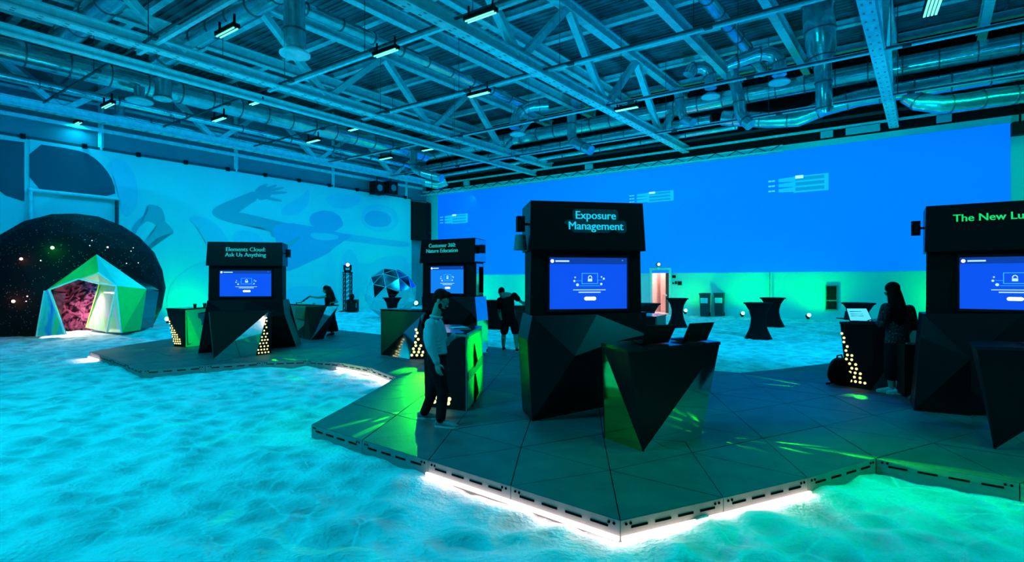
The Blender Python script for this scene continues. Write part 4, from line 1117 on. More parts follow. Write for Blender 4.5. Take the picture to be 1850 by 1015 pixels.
pt = t6.lerp((Vector((b1.x, b1.y, DECK)) + Vector((b2.x, b2.y, DECK))) / 2, .25)
perforate(wing, pt + Vector((-.08, -.02, 0)), Vector((b1.x, b1.y, DECK + .04)), Vector((b2.x, b2.y, DECK + .04)), 9, wrad=.030)
# counter the man works at
a1, a2 = TP(842.9, 602.3), TP(870, 588.6)
b1, b2 = GPx(843.7, 742.9), GPx(873.7, 705.7)
a1_, a2_ = a1, a2
lw = GPx(797, 737) - b1; lw = lw.normalized() * .72
c7 = counter('counter with green lit shelf side before the man in the pale shirt', [a1 + lw, a1, a2, a2 + lw], 1.176, [b1 + lw * .95, b1, b2, b2 + lw],
        (('\\', M_FACET, M_FACET), ('\\', M_GPAN, M_GPAN), ('/', M_FACET, M_FACET), ('/', M_FACET, M_FACET)))
z3 = lambda p, z: Vector((p.x, p.y, z))
off = Vector((.0, -.014, 0))
perforate(c7, z3(b1 + lw * .70, .62) + off, z3(b1 + lw * .98, .19) + off, z3(b1 + lw * .28, .19) + off, 7, (z3(a1 + lw, 1.146), z3(b1 + lw * .95, DECK), z3(b1, DECK)), wrad=.028)
M_GREENLIT = mat('green_light_shelf_board', (.45, .62, .28), .55)  # same tint, with the green light in the board's colour
Q = [z3(a1, 1.14), z3(a2, 1.14), z3(b1, DECK), z3(b2, DECK)]
no = (Q[1] - Q[0]).cross(Vector((0, 0, 1))).normalized()
side_panel(c7, Q, no, ((.02, .03), (.98, .03), (.98, .97), (.02, .97)), M_GREENLIT, 'shelf_side', .006)
side_panel(c7, Q, no, ((.40, .16), (.58, .44), (.40, .50), (.36, .50)), M_SLOT, 'shelf_opening', .02)
side_panel(c7, Q, no, ((.40, .60), (.44, .60), (.60, .92), (.34, .99)), M_SLOT, 'shelf_opening', .02)
side_panel(c7, Q, no, ((.03, .50), (.97, .42), (.97, .55), (.03, .61)), M_GPAN, 'shelf_rail', .018)
# counter of the woman with the laptop
a0, a1 = V(1518, 579.5, 9.0), V(1584, 580.5, 8.75)
A0, A1 = XY(a0), XY(a1); e_ = Vector((.94, .34)); A2 = XY(V(1659, 578, 9.2)); A3 = A2 + (A0 - A1)
b0, b1, b2 = GPx(1529, 697), GPx(1573.6, 705), GPx(1655, 694)
c8 = counter('black counter with scattered backlit holes at which the long haired woman works', [A0, A1, A2, A3], 1.21, [b0, b1, b2, b2 + (b0 - b1)],
        (('\\', M_FACET, M_FACET), ('/', M_FACET, M_GPAN), ('/', M_FACET, M_FACET), ('/', M_FACET, M_FACET)))
q0, q1, q2 = z3(A0, 1.12), z3(b0, DECK), z3(b1, DECK)
q0 = z3(A0, 1.18); qa = q0.lerp(q1, .10).lerp(q0.lerp(q2, .10), .12)
perforate(c8, qa, q1.lerp(q2, .08) + Vector((0, 0, .05)), q1.lerp(q2, .88) + Vector((0, 0, .05)), 12, (q0, q1, q2), wrad=.021)
# counter of the bending man
fl, fr_ = XY(V(929.5, 553, 15.9)), XY(V(1000, 552, 16.3)); nn = Vector((-.05, .6))
b0 = GPx(937.6, 615.5); b1 = b0 + Vector((1.0, .25))
c9 = counter('dark counter with a green mirror triangle at which the bending man leans', [fl, fr_, fr_ + nn, fl + nn], 1.16, [b0, b1, b1 + nn, b0 + nn],
        (('/', M_FACET, M_MIRROR), ('/', M_FACET, M_FACET), ('/', M_FACET, M_FACET), ('/', M_FACET, M_FACET)))
# small counter seen past the middle kiosk
p0, p1, p2 = XY(V(1160, 575, 10.9)), XY(V(1186, 577, 10.6)), XY(V(1203, 573.5, 11.4)); p3 = p2 + (p0 - p1) * 3; p0 = p1 + (p0 - p1) * 3
c10 = counter('counter with blue lit top half hidden behind the middle kiosk', [p0, p1, p2, p3], 1.19, [p0, p1, p2, p3],
        (('\\', M_FACET, M_FACET), ('\\', M_GPAN, M_GPAN), ('/', M_FACET, M_FACET), ('/', M_FACET, M_FACET)))
# black draped table left of the bending man
p = V(893, 542, 21.0)
dt = thing('draped_table', 'black draped table standing left of the bending man', 'table', (p.x, p.y, sand_z(p.x, p.y)))
B().box((p.x, p.y + .3, .55), (.66, .6, 1.06)).build('table_skirt', M_CLOTH, dt)
B().box((p.x, p.y + .3, 1.11), (.72, .66, .05)).build('table_top', M_CLOTH, dt)
for k in range(7): B().cyl((p.x - .3 + k * .1, p.y - .005, .04), (p.x - .3 + k * .1, p.y - .005, 1.08), .02, n=6).build('skirt_fold', M_CLOTH, dt)

# ================================================================== DOME, PORTAL, GEODESIC BALL
def star_mat():
    m = bpy.data.materials.new('starry_dome_fabric'); m.use_nodes = True; nt = m.node_tree; b = nt.nodes['Principled BSDF']
    b.inputs['Roughness'].default_value = .7; b.inputs['Specular IOR Level'].default_value = .15
    tc = nt.nodes.new('ShaderNodeTexCoord')
    prev = None
    for sc_, th, seed in ((7.0, .060, 0), (2.6, .036, 5), (12, .08, 9)):
        mp = nt.nodes.new('ShaderNodeMapping'); mp.inputs['Location'].default_value = (seed, seed * .7, 0); nt.links.new(tc.outputs['Object'], mp.inputs['Vector'])
        v = nt.nodes.new('ShaderNodeTexVoronoi'); v.inputs['Scale'].default_value = sc_; nt.links.new(mp.outputs[0], v.inputs['Vector'])
        l = nt.nodes.new('ShaderNodeMath'); l.operation = 'LESS_THAN'; l.inputs[1].default_value = th * (1.0 if sc_ > 5 else 1)
        nt.links.new(v.outputs['Distance'], l.inputs[0])
        if prev is None: prev = l
        else:
            a = nt.nodes.new('ShaderNodeMath'); a.operation = 'MAXIMUM'; nt.links.new(prev.outputs[0], a.inputs[0]); nt.links.new(l.outputs[0], a.inputs[1]); prev = a
    mix = nt.nodes.new('ShaderNodeMix'); mix.data_type = 'RGBA'
    mix.inputs[6].default_value = (.004, .0045, .006, 1); mix.inputs[7].default_value = (.9, .85, .85, 1)
    nt.links.new(prev.outputs[0], mix.inputs[0]); nt.links.new(mix.outputs[2], b.inputs['Base Color'])
    return m
M_STAR = star_mat()
DC = Vector(((138 - PX0) / F * 20.0, 20.0, 1.62)); DR = 2.82
dome = thing('star_dome', 'big black dome printed with stars by the mural wall', 'dome', (DC.x, DC.y, .1))
bm = bmesh.new(); bmesh.ops.create_icosphere(bm, subdivisions=3, radius=DR)
rot = Rz(17)
for v in bm.verts: v.co = rot @ v.co + DC
PC = V(165, 560, 17.8)
bmesh.ops.subdivide_edges(bm, edges=bm.edges[:], cuts=4, use_grid_fill=True)
DOORWAY = [(176, 472), (92, 527), (76, 614), (252, 604), (258, 524)]     # outline of the portal's mouth
def seen(v): return (PX0 + F * v.x / v.y, PY0 - F * (v.z - CAM_H) / v.y)
kill = [f for f in bm.faces if f.calc_center_median().z < -.25 or (f.calc_center_median().y < DC.y - .3 and inside(*seen(f.calc_center_median()), DOORWAY))]
bmesh.ops.delete(bm, geom=kill, context='FACES')
me = bpy.data.meshes.new('dome_shell')
for v in bm.verts: v.co -= dome.location
bm.to_mesh(me); bm.free(); me.materials.append(M_STAR)
o = bpy.data.objects.new('dome_shell', me); COL.objects.link(o); o.parent = dome
md = o.modifiers.new('thick', 'SOLIDIFY'); md.thickness = .03
# glowing stars on the dome; the green bead stands in for a lamp's reflection
def on_dome(px, py):
    d = Vector(((px - PX0) / F, 1, -(py - PY0) / F)); o_ = Vector((0, 0, CAM_H)); oc = o_ - DC
    a = d.dot(d); b_ = 2 * oc.dot(d); c = oc.dot(oc) - DR * DR
    disc = b_ * b_ - 4 * a * c
    t = (-b_ - math.sqrt(max(disc, 0))) / (2 * a)
    return o_ + d * t
M_SR = mat('red_star_lamp', (1, .5, .4), .4, emit=(1.0, .42, .30), estr=5.0)
M_SG = mat('green_glint_bead', (.5, 1, .5), .4, emit=(.35, 1.0, .35), estr=6.0)
M_SW = mat('white_star_lamp', (1, .8, .8), .4, emit=(1, .80, .78), estr=1.6)
for px, py, m, r, lc, w_ in ((95, 448, M_SG, .05, (0, 1, .02), 2.6), (39, 468, M_SR, .045, (1, .12, .05), .5), (25, 544, M_SR, .05, (1, .12, .05), .8), (194, 447, M_SW, .03, None, 0), (74, 471, M_SW, .02, None, 0),
                            (50, 535, M_SW, .022, None, 0), (48, 544, M_SW, .018, None, 0), (228, 476, M_SW, .018, None, 0), (236, 454, M_SW, .016, None, 0), (240, 448, M_SW, .016, None, 0), (249, 475, M_SW, .016, None, 0), (162, 444, M_SW, .016, None, 0), (166, 435, M_SW, .016, None, 0)):
    p = on_dome(px, py); nrm = (p - DC).normalized()
    B().ell(p + nrm * .02, (r, r, r), n=10, k=6).build('star_bead', m, dome)
    if lc:
        l = bpy.data.lights.new('star_light', 'POINT'); l.energy = w_ * 4.5; l.color = lc; l.shadow_soft_size = .02  # added point light putting a glow on the dome
        lo = bpy.data.objects.new('star_light', l); COL.objects.link(lo); lo.location = p + nrm * .26

def irid(name, c1, c2, c3, rough=.12):
    m = bpy.data.materials.new(name); m.use_nodes = True; nt = m.node_tree; b = nt.nodes['Principled BSDF']
    b.inputs['Metallic'].default_value = .1; b.inputs['Roughness'].default_value = rough
    tc = nt.nodes.new('ShaderNodeTexCoord'); mp = nt.nodes.new('ShaderNodeMapping'); mp.inputs['Scale'].default_value = (1.6, 1.6, .5); nt.links.new(tc.outputs['Object'], mp.inputs[0])
    n = nt.nodes.new('ShaderNodeTexNoise'); n.inputs['Scale'].default_value = 1.6; n.inputs['Distortion'].default_value = 1.2; nt.links.new(mp.outputs[0], n.inputs['Vector'])
    r = nt.nodes.new('ShaderNodeValToRGB'); e = r.color_ramp.elements
    e[0].position = .3; e[0].color = (*c1, 1); e[1].position = .7; e[1].color = (*c3, 1); k = e.new(.5); k.color = (*c2, 1)
    nt.links.new(n.outputs['Fac'], r.inputs[0]); nt.links.new(r.outputs[0], b.inputs['Base Color'])
    return m
M_IR1 = irid('iridescent_film', (.08, .25, .95), (.15, .75, .75), (.35, .85, .25))
M_IR2 = irid('iridescent_film_silver', (.75, .72, .78), (.55, .85, .35), (.85, .75, .85), .10)
M_IR3 = irid('iridescent_film_yellow', (.85, .80, .10), (.75, .85, .25), (.55, .85, .45), .2)
M_GRN = mat('green_film_board', (.10, .62, .12), .45)
M_AQUA = mat('aqua_film_board', (.55, .85, .80), .35, metal=.3)
M_CREAM = mat('pale_lime_board', (.70, .80, .50), .5)
M_TRIM = mat('white_edge_trim', (.85, .83, .85), .5)
def pink_foil():
    m = bpy.data.materials.new('pink_crinkled_foil'); m.use_nodes = True; nt = m.node_tree; b = nt.nodes['Principled BSDF']
    b.inputs['Metallic'].default_value = .3; b.inputs['Roughness'].default_value = .3
    tc = nt.nodes.new('ShaderNodeTexCoord')
    wv = nt.nodes.new('ShaderNodeTexNoise'); wv.inputs['Scale'].default_value = 2.6; wv.inputs['Detail'].default_value = 3; wv.inputs['Distortion'].default_value = 2.5; nt.links.new(tc.outputs['Object'], wv.inputs['Vector'])
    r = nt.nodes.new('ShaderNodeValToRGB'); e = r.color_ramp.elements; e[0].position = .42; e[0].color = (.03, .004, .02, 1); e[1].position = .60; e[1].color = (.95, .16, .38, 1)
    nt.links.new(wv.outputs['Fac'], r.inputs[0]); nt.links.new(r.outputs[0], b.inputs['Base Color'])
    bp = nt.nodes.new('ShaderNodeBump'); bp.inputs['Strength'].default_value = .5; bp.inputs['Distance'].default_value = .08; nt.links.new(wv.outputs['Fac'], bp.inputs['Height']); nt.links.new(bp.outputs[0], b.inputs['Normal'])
    return m
portal = thing('faceted_portal', 'faceted green and iridescent entrance portal leading into the black dome', 'portal', V(165, 597, 17.6) * 1.0)
portal.location.z = .1
OA, OB, OC_, OD, OE = V(174.7, 459.2, 18.0), V(82, 525, 17.2), V(67, 608, 17.2), V(265, 522, 18.3), V(254, 596, 18.4)
IA, IB, IC, IE, IG, ID_ = V(178, 491.4, 17.3), V(89.4, 523.4, 17.05), V(118.8, 604, 17.05), V(211.4, 516.3, 17.6), V(220, 601, 17.5), V(142.6, 503.5, 17.35)
JT, JR, JF, JS = V(180, 513, 18.6), V(182, 515, 18.8), V(156, 592, 18.8), V(193, 600, 18.1)
inn = V(160, 560, 18.6)
def pan(a, b, c, m, name='portal_panel', th=.03):
    return facet(a, b, c, V(160, 560, 19.4), th).build(name, m, portal)
pan(OA, OB, IB, M_GRN); pan(OA, IB, ID_, M_GRN); pan(OA, ID_, IA, M_GRN)
pan(OA, IA, IE, M_AQUA); pan(OA, IE, OD, M_AQUA)
pan(OB, OC_, IC, M_IR1); pan(OB, IC, IB, M_IR1)
pan(OD, IE, IG, M_GRN); pan(OD, IG, OE, M_GRN)
pan(IA, ID_, JT, M_CREAM); pan(IA, JT, IE, M_CREAM)
pan(IE, JR, JS, M_IR2); pan(IE, JS, IG, M_IR2); pan(JR, JF, JS, M_IR2); pan(JT, JR, JF, M_IR3)
# outer skin back to the dome
for a, b_ in ((OA, OB), (OA, OD), (OB, OC_), (OD, OE)):
    aa, b2 = a + Vector((-.45, 1.3, -.12)), b_ + Vector((-.45, 1.3, -.05))
    B().prism([a, b_, b2, aa], (inn - a).normalized() * .02).build('outer_skin', M_BLACKG, portal)
for a, b_ in ((IA, IE), (IB, ID_), (ID_, IE), (IB, IC), (IE, JS), (OB, OC_), (IE, IG)):
    B().bar(a - Vector((0, .03, 0)), b_ - Vector((0, .03, 0)), .035, .035).build('edge_trim', M_TRIM, portal)
# crumpled foil wall inside, a real wavy sheet
fb = B(); nx, nz = 22, 14
c0, c1_ = V(84, 610, 19.1), V(192, 598, 19.6)
vs = []
for i in range(nx + 1):
    for j in range(nz + 1):
        p = c0.lerp(c1_, i / nx); p = Vector((p.x, p.y, .12 + 2.15 * j / nz)) + Vector((0, random.uniform(-.05, .05), random.uniform(-.03, .03)))
        vs.append(p)
fs = [(i * (nz + 1) + j, (i + 1) * (nz + 1) + j, (i + 1) * (nz + 1) + j + 1, i * (nz + 1) + j + 1) for i in range(nx) for j in range(nz)]
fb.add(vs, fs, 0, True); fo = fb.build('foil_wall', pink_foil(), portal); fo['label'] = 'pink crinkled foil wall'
md = fo.modifiers.new('thick', 'SOLIDIFY'); md.thickness = .015
area_light('portal_lamp', V(145, 528, 18.4), V(148, 600, 18.4), (.9, .5), 55, (1, .86, .90))

def glass_mat():
    m = bpy.data.materials.new('clear_dome_panel'); m.use_nodes = True; nt = m.node_tree; b = nt.nodes['Principled BSDF']
    b.inputs['Base Color'].default_value = (.85, .9, .92, 1); b.inputs['Roughness'].default_value = .06; b.inputs['Metallic'].default_value = .0
    b.inputs['Alpha'].default_value = .45; b.inputs['Specular IOR Level'].default_value = 1.0
    n = nt.nodes.new('ShaderNodeTexNoise'); n.inputs['Scale'].default_value = 2; bp = nt.nodes.new('ShaderNodeBump'); bp.inputs['Strength'].default_value = .1
    nt.links.new(n.outputs['Fac'], bp.inputs['Height']); nt.links.new(bp.outputs[0], b.inputs['Normal'])
    return m
M_GLASS = glass_mat()
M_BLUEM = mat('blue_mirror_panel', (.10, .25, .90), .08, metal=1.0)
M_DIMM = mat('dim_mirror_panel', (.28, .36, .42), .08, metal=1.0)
M_PINKM = mat('pink_mirror_panel', (.9, .45, .5), .3, metal=.4)
gd = thing('geodesic_ball', 'big faceted mirror and clear ball on the sand by the end of the mural', 'sphere', V(706, 572, 27.5))
gd.location.z = .02
GR = 1.33; gc = V(706, 530, 27.5)
bm = bmesh.new(); bmesh.ops.create_icosphere(bm, subdivisions=2, radius=GR)
rt = Euler((R(20), R(10), R(15))).to_matrix()
bm.verts.ensure_lookup_table()
rs_ = random.Random(5)
fr_mesh = B()
for f in bm.faces:
    ps = [rt @ v.co + gc for v in f.verts]
    c = sum(ps, Vector()) / 3; nn = (c - gc).normalized()
    if c.z < .05: continue
    ps = [c + (p - c) * .965 for p in ps]
    e = nn
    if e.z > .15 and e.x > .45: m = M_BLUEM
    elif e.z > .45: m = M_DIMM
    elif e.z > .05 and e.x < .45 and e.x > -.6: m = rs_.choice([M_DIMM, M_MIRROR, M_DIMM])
    else: m = rs_.choice([M_GLASS, M_GLASS, M_MIRROR])
    B().prism(ps, -nn * .02).build('ball_panel', m, gd)
sb = B()
for e in bm.edges:
    a, b_ = rt @ e.verts[0].co + gc, rt @ e.verts[1].co + gc
    if a.z > .0 and b_.z > .0: sb.bar(a * 1.0, b_, .022, .022)
so = sb.build('ball_struts', M_STEEL, gd); so['kind'] = 'stuff'
bm.free()

# ================================================================== FURNITURE ON THE SAND
def cocktail_table(px, pytop, d, wpx, label, z0=None):
    p = V(px, pytop, d); zt = p.z; r = wpx / F * d / 2
    if z0 is None: z0 = sand_z(p.x, p.y) - .02
    h = zt - z0
    t = thing('cocktail_table', label, 'table', (p.x, p.y, z0), 'cocktail tables')
    pr_ = [(r * .92, 0), (r * .80, h * .10), (r * .60, h * .28), (r * .50, h * .48), (r * .50, h * .60), (r * .62, h * .78), (r * .86, h * .94), (r * .98, h * .985)]
    c = B(); n = 32; vs = []
    for rr, z in pr_:
        for k in range(n):
            a = 2 * math.pi * k / n
            fl_ = 1 + (.06 * math.cos(4 * a) if z < h * .3 else 0)
            vs.append(Vector((p.x + rr * fl_ * math.cos(a), p.y + rr * fl_ * math.sin(a), z0 + z)))
    c.add(vs, [(i * n + k, i * n + (k + 1) % n, (i + 1) * n + (k + 1) % n, (i + 1) * n + k) for i in range(len(pr_) - 1) for k in range(n)], 0, True)
    c.build('table_cover', M_CLOTH, t)
    B().lathe((p.x, p.y, z0), [(r * .96, h * .96), (r, h * .975), (r, h * .995), (r * .98, h)], 32).build('table_top', M_CLOTH, t)
    for k in range(4):
        a = math.pi / 4 + k * math.pi / 2
        B().cyl((p.x + r * .82 * math.cos(a), p.y + r * .82 * math.sin(a), z0 - .01), (p.x + r * .82 * math.cos(a), p.y + r * .82 * math.sin(a), z0 + .05), .05, n=8).build('foot_pocket', M_CLOTH, t)
    return t
cocktail_table(1223.5, 538.5, 21.8, 39, 'black waisted cocktail table in front of the open door')
cocktail_table(1370, 546.5, 17.6, 50, 'black waisted cocktail table nearest in the pair on the open sand')
cocktail_table(1396, 537.5, 22.3, 43, 'black waisted cocktail table farther in the pair on the open sand')
cocktail_table(1551, 546.8, 17.5, 54, 'black cocktail table half hidden behind the open laptop at the right')
cocktail_table(708.5, 537.4, 24.5, 34, 'black cocktail table before the faceted mirror ball')
cocktail_table(1167, 547.8, 17.5, 52, 'black cocktail table half hidden behind the middle kiosk')

def bin_(px0, px1, label):
    d = 27.6; a = V((px0 + px1) / 2, 567.5, d); w = (px1 - px0) / F * d * .84; z0 = sand_z(a.x, a.y); h = 1.14
    t = thing('wheelie_bin', label, 'bin', (a.x, a.y, z0), 'wheelie bins')
    ex = (W * .9 + Vector((.2, 0, 0))).normalized(); ey = Vector((-ex.y, ex.x, 0))
    def L(x, y, z): return Vector((a.x, a.y, z0)) + ex * x + ey * y + Vector((0, 0, z))
    bb = B(); w1, w2 = w * .42, w * .5
    q = [L(-w1, -.22, .04), L(w1, -.22, .04), L(w1, .24, .04), L(-w1, .24, .04), L(-w2, -.28, h), L(w2, -.28, h), L(w2, .30, h), L(-w2, .30, h)]
    bb.add(q, [(0, 3, 2, 1), (4, 5, 6, 7), (0, 1, 5, 4), (1, 2, 6, 5), (2, 3, 7, 6), (3, 0, 4, 7)]); bb.build('bin_body', M_BINB, t)
    lb_ = B(); lb_.box(L(0, 0, h + .04), (w * 1.08, .66, .08), basis(ex)); lb_.box(L(0, .34, h + .06), (w * .9, .08, .05), basis(ex)); lb_.build('bin_lid', M_BINB, t)
    pl = B(); pl.prism([L(-w * .38, -.275, h * .62), L(w * .38, -.275, h * .62), L(w * .40, -.29, h * .86), L(-w * .40, -.29, h * .86)], -ey * .01); pl.build('paper_sign', M_PAPER, t)
    for e in (-1, 1): B().cyl(L(w * .5 * e, .28, .1), L(w * .42 * e, .28, .1), .11, n=14).build('wheel', M_BLACK, t)
    for k in (-.2, .2): B().bar(L(w * k, -.255, .1), L(w * k, -.285, h * .58), .02, .03).build('rib', M_BINB, t)
bin_(1264, 1283, 'dark wheelie bin with paper sign, left of the two by the wall')
bin_(1290, 1309, 'dark wheelie bin with paper sign, right of the two by the wall')

# lattice tower with moving head lamps by the mural
tw = thing('truss_tower', 'black lattice tower with a lamp on top by the mural wall', 'tower', V(628, 557, 32.6)); tw.location.z = sand_z(tw.location.x, tw.location.y)
p = tw.location.copy(); zt = V(628, 492, 32.6).z
for ex_ in (-.2, .2):
    for ey_ in (-.2, .2): B().cyl(p + Vector((ex_, ey_, 0)), Vector((p.x + ex_, p.y + ey_, zt)), .035, n=8).build('tower_rail', M_BLACK, tw)
nseg = 9
for k in range(nseg):
    za, zb2 = p.z + (zt - p.z) * k / nseg, p.z + (zt - p.z) * (k + 1) / nseg
    for (x0, y0, x1, y1) in ((-.2, -.2, .2, -.2), (-.2, .2, .2, .2), (-.2, -.2, -.2, .2), (.2, -.2, .2, .2)):
        B().bar((p.x + x0, p.y + y0, za), (p.x + x1, p.y + y1, zb2), .03, .03).build('tower_lattice', M_BLACK, tw)
B().box((p.x, p.y, zt), (.5, .5, .05)).build('top_plate', M_BLACK, tw); B().box((p.x, p.y, p.z + .03), (.8, .8, .06)).build('base_plate', M_BLACK, tw)
def moving_head(c, label, aim_, lensr=.11):
    m = thing('moving_head_lamp', label, 'lamp', c); c = Vector(c)
    B().box(c + Vector((0, 0, .06)), (.36, .30, .12)).build('lamp_base', M_BLACK, m)
    for e in (-.19, .19): B().bar(c + Vector((e, 0, .12)), c + Vector((e, 0, .42)), .05, .12).build('yoke_arm', M_BLACK, m)
    hc = c + Vector((0, 0, .40)); d = Vector(aim_).normalized()
    h = B().cyl(hc - d * .2, hc + d * .2, .14, .15, n=16).build('lamp_head', M_BLACK, m)
    B().cyl(hc + d * .2, hc + d * .215, lensr, n=16).build('lens', M_WHITEL, h)
moving_head((p.x, p.y, zt + .03), 'black moving head lamp with a white lens on top of the lattice tower', (.35, -1, .2))
q_ = V(637, 557, 32.0)
fx = thing('floor_amplifier', 'black box case on the sand at the foot of the lattice tower', 'case', (q_.x, q_.y, 0.05))
B().box((q_.x, q_.y, .42), (.60, .55, .72)).build('case_body', M_BLACK, fx)
B().ell((q_.x - .05, q_.y, .95), (.16, .16, .2)).build('case_lamp', M_BLACK, fx)
for e in (-.3, .3): B().bar((q_.x + e, q_.y - .29, .3), (q_.x + e, q_.y - .29, .6), .03, .04).build('handle', M_GREY, fx)

# green uplights
def uplight(p, label, target, power, lens_dir, r=.10, angle=120, gname='green uplights'):
    p = Vector(p); u = thing('green_uplight', label, 'lamp', p, gname)
    d = Vector(lens_dir).normalized()
    B().cyl(p - d * .05, p + d * .07, r * 1.15, n=16).build('lamp_body', M_BLACK, u)
    B().ell(p + d * .075, (r, r, r), n=14, k=8).build('lamp_lens', M_GREENL, u)
    B().bar(p - Vector((0, 0, .02)), p - Vector((0, 0, r + .06)), .10, .06, up=(0, 1, 0)).build('lamp_foot', M_BLACK, u)
    if power:
        l = spot_light('uplight_beam', p + d * (.075 + r + .02), target, power, GREEN, angle, .9, .05)
# along the back wall: they stand a little off the wall and shine up it
for px, py, off, w_, pw in ((1341, 567, 1.3, 'left of the nearest cocktail table', 300), (1460, 570.5, 1.3, 'left of the slatted cabinet', 300), (1238, 562, 1.2, 'right of the table by the door', 200)):
    p = WB(px, py, off); p.z = max(p.z, .12)
    to = WB(px, 490, 0)
    uplight(p, 'green uplight at the back wall ' + w_, to + Vector((0, 0, .3)), pw, Vector((.0, -.6, .35)), .09, 140)
p = V(303, 577, 21.5); uplight(p, 'green uplight between the black dome and the far left counter', WL(330, 540, 0), 260, (.2, -.8, .3), .09, 140)
p = V(517, 565, 15.2); uplight(p, 'small green uplight right behind the left kiosk', WL(560, 520, 0), 60, (.2, -.9, .2), .05, 120)
p = V(755, 591, 12.6); uplight(p, 'bright green lamp on the front of the counter left of the man', GP(700, 690), 420, (-.1, -1, .1), .085, 150)
p = V(752, 547.5, 30); uplight(p, 'green uplight to the right of the mirror ball', WL(735, 480, 0), 380, (.0, -.8, .2), .12, 150)
p = V(747, 537, 33); uplight(p, 'smaller green uplight farther back right of the mirror ball', ST(1.2, -.2, 2.0), 300, (.0, -.8, .2), .09, 150)
# added green spots without fixtures, for more green on back wall and mural foot
spot_light('uplight_beam', ST(30, -2.0, .4), ST(31.5, 0, 2.0), 260, GREEN, 150, 1.0, .1)
spot_light('uplight_beam', WL(350, 575, 1.3), WL(345, 520, 0), 260, GREEN, 140, 1.0, .1)
spot_light('uplight_beam', ST(4, -2.2, .4), ST(5.5, 0, 1.6), 260, GREEN, 150, 1.0, .1)
spot_light('uplight_beam', ST(10, -2.2, .4), ST(11, 0, 1.6), 260, GREEN, 150, 1.0, .1)

# green spots outside the counters stand in for lamps inside, throwing streaks
def streak(p, targets, power, angle):
    for t in targets: spot_light('counter_beam', p, t, power, (0.015, 1.0, 0.0), angle, .6, .008)
streak(GP(760, 734) + Vector((-.05, -.08, .15)), [GP(690, 757), GP(672, 774), GP(715, 746), GP(640, 764)], 700, 6)
streak(GP(775, 655) + Vector((-.05, -.12, .5)), [GP(750, 690), GP(735, 668), GP(765, 705)], 420, 24)
streak(GP(765, 650) + Vector((-.05, -.15, .14)), [GP(720, 668), GP(705, 690), GP(735, 700)], 160, 8)
streak(GP(1285, 787) + Vector((.0, -.03, .10)), [GP(1318, 800), GP(1340, 792), GP(1340, 806), GP(1368, 798), GP(1362, 810)], 40, 7)
streak(GP(1330, 790) + Vector((.0, 0, .11)), [GP(1420, 800), GP(1450, 803), GP(1430, 812), GP(1500, 814), GP(1560, 824)], 420, 6)
streak(GP(1400, 797) + Vector((0, 0, .12)), [GP(1560, 826), GP(1650, 840), GP(1750, 852)], 900, 6)
streak(GP(1330, 800) + Vector((0, 0, .5)), [GP(1240, 775)], 60, 26)
streak(GP(1505, 703) + Vector((-.03, -.12, .13)), [GP(1430, 692), GP(1400, 686), GP(1410, 696)], 700, 6)
streak(GP(1545, 706) + Vector((0, -.1, .22)), [GP(1535, 713), GP(1555, 716)], 14, 26)
streak(GP(478, 641) + Vector((.08, -.12, .16)), [GP(545, 652), GP(600, 655), GP(520, 648), GP(500, 652)], 300, 8)
streak(GP(320, 627) + Vector((-.15, -.1, .16)), [GP(250, 632), GP(215, 634)], 400, 6)
spot_light('counter_beam', V(935, 560, 13.6), GP(930, 628), 160, GREEN, 50, .9, .05)
# soft green washes on the boards
for tx, ty, w_, a_ in ((1190, 860, 55, 26), (640, 740, 50, 24), (1720, 850, 60, 34), (560, 640, 130, 22), (1560, 830, 60, 20)):
    t_ = GP(tx, ty); spot_light('board_wash', (t_.x + .8, t_.y + 1.0, 7.5), t_, w_ * 10, (0, 1, .05), a_, 1.0, .2)
# added green spots without fixtures make the counter sides green
fc_ = (z3(a1_, .65) + z3(a2_, .65)) / 2; no_ = (z3(a2_, 0) - z3(a1_, 0)).cross(Vector((0, 0, 1))).normalized()
spot_light('side_fill', fc_ + no_ * .95 + Vector((0, .15, .2)), fc_ + Vector((0, 0, .15)), 90, (0.0, 1.0, 0.0), 74, .5, .05)
spot_light('side_fill', V(349, 612, 13.2), V(352, 592, 14.3), 45, GREEN, 90, .6, .03)
spot_light('side_fill', V(540, 480, 13), V(545, 580, 16.5), 200, GREEN, 22, .8, .05)
spot_light('side_fill', V(700, 470, 10.5), V(715, 600, 13), 120, GREEN, 22, .8, .05)
t_ = GP(1430, 705); spot_light('board_wash_blue', (t_.x + 2.0, t_.y + 4.0, 7.0), t_, 1500, (0, .22, 1), 32, 1.0, .2)
# green washes over the sand at the lower right
spot_light('green_wash', (7.5, -2, 6.5), GP(1560, 930), 350, (0, 1, .03), 30, 1.0, .3)
for x_, y_ in ((1300, 985), (1420, 958), (1570, 905), (1660, 950), (1770, 905)): spot_light('green_wash', (9.5, .5, 2.6), SP(x_, y_), 420, (0, 1, .03), 5, 1.0, .05)
spot_light('edge_wash', (5.4, 3.3, .9), LP(0, 3).lerp(LP(1, 3), .5).to_3d() + Vector((0, 0, .1)), 34, (0, 1, 0), 50, .9, .05)
for x_, y_ in ((520, 745), (400, 790), (300, 770)): spot_light('sand_streak', GP(735, 690) + Vector((0, 0, 1.2)), SP(x_, y_), 160, GREEN, 5, 1.0, .05)
spot_light('portal_green', (-7, 9, 4.5), V(165, 520, 17.5), 900, GREEN, 24, .8, .1)

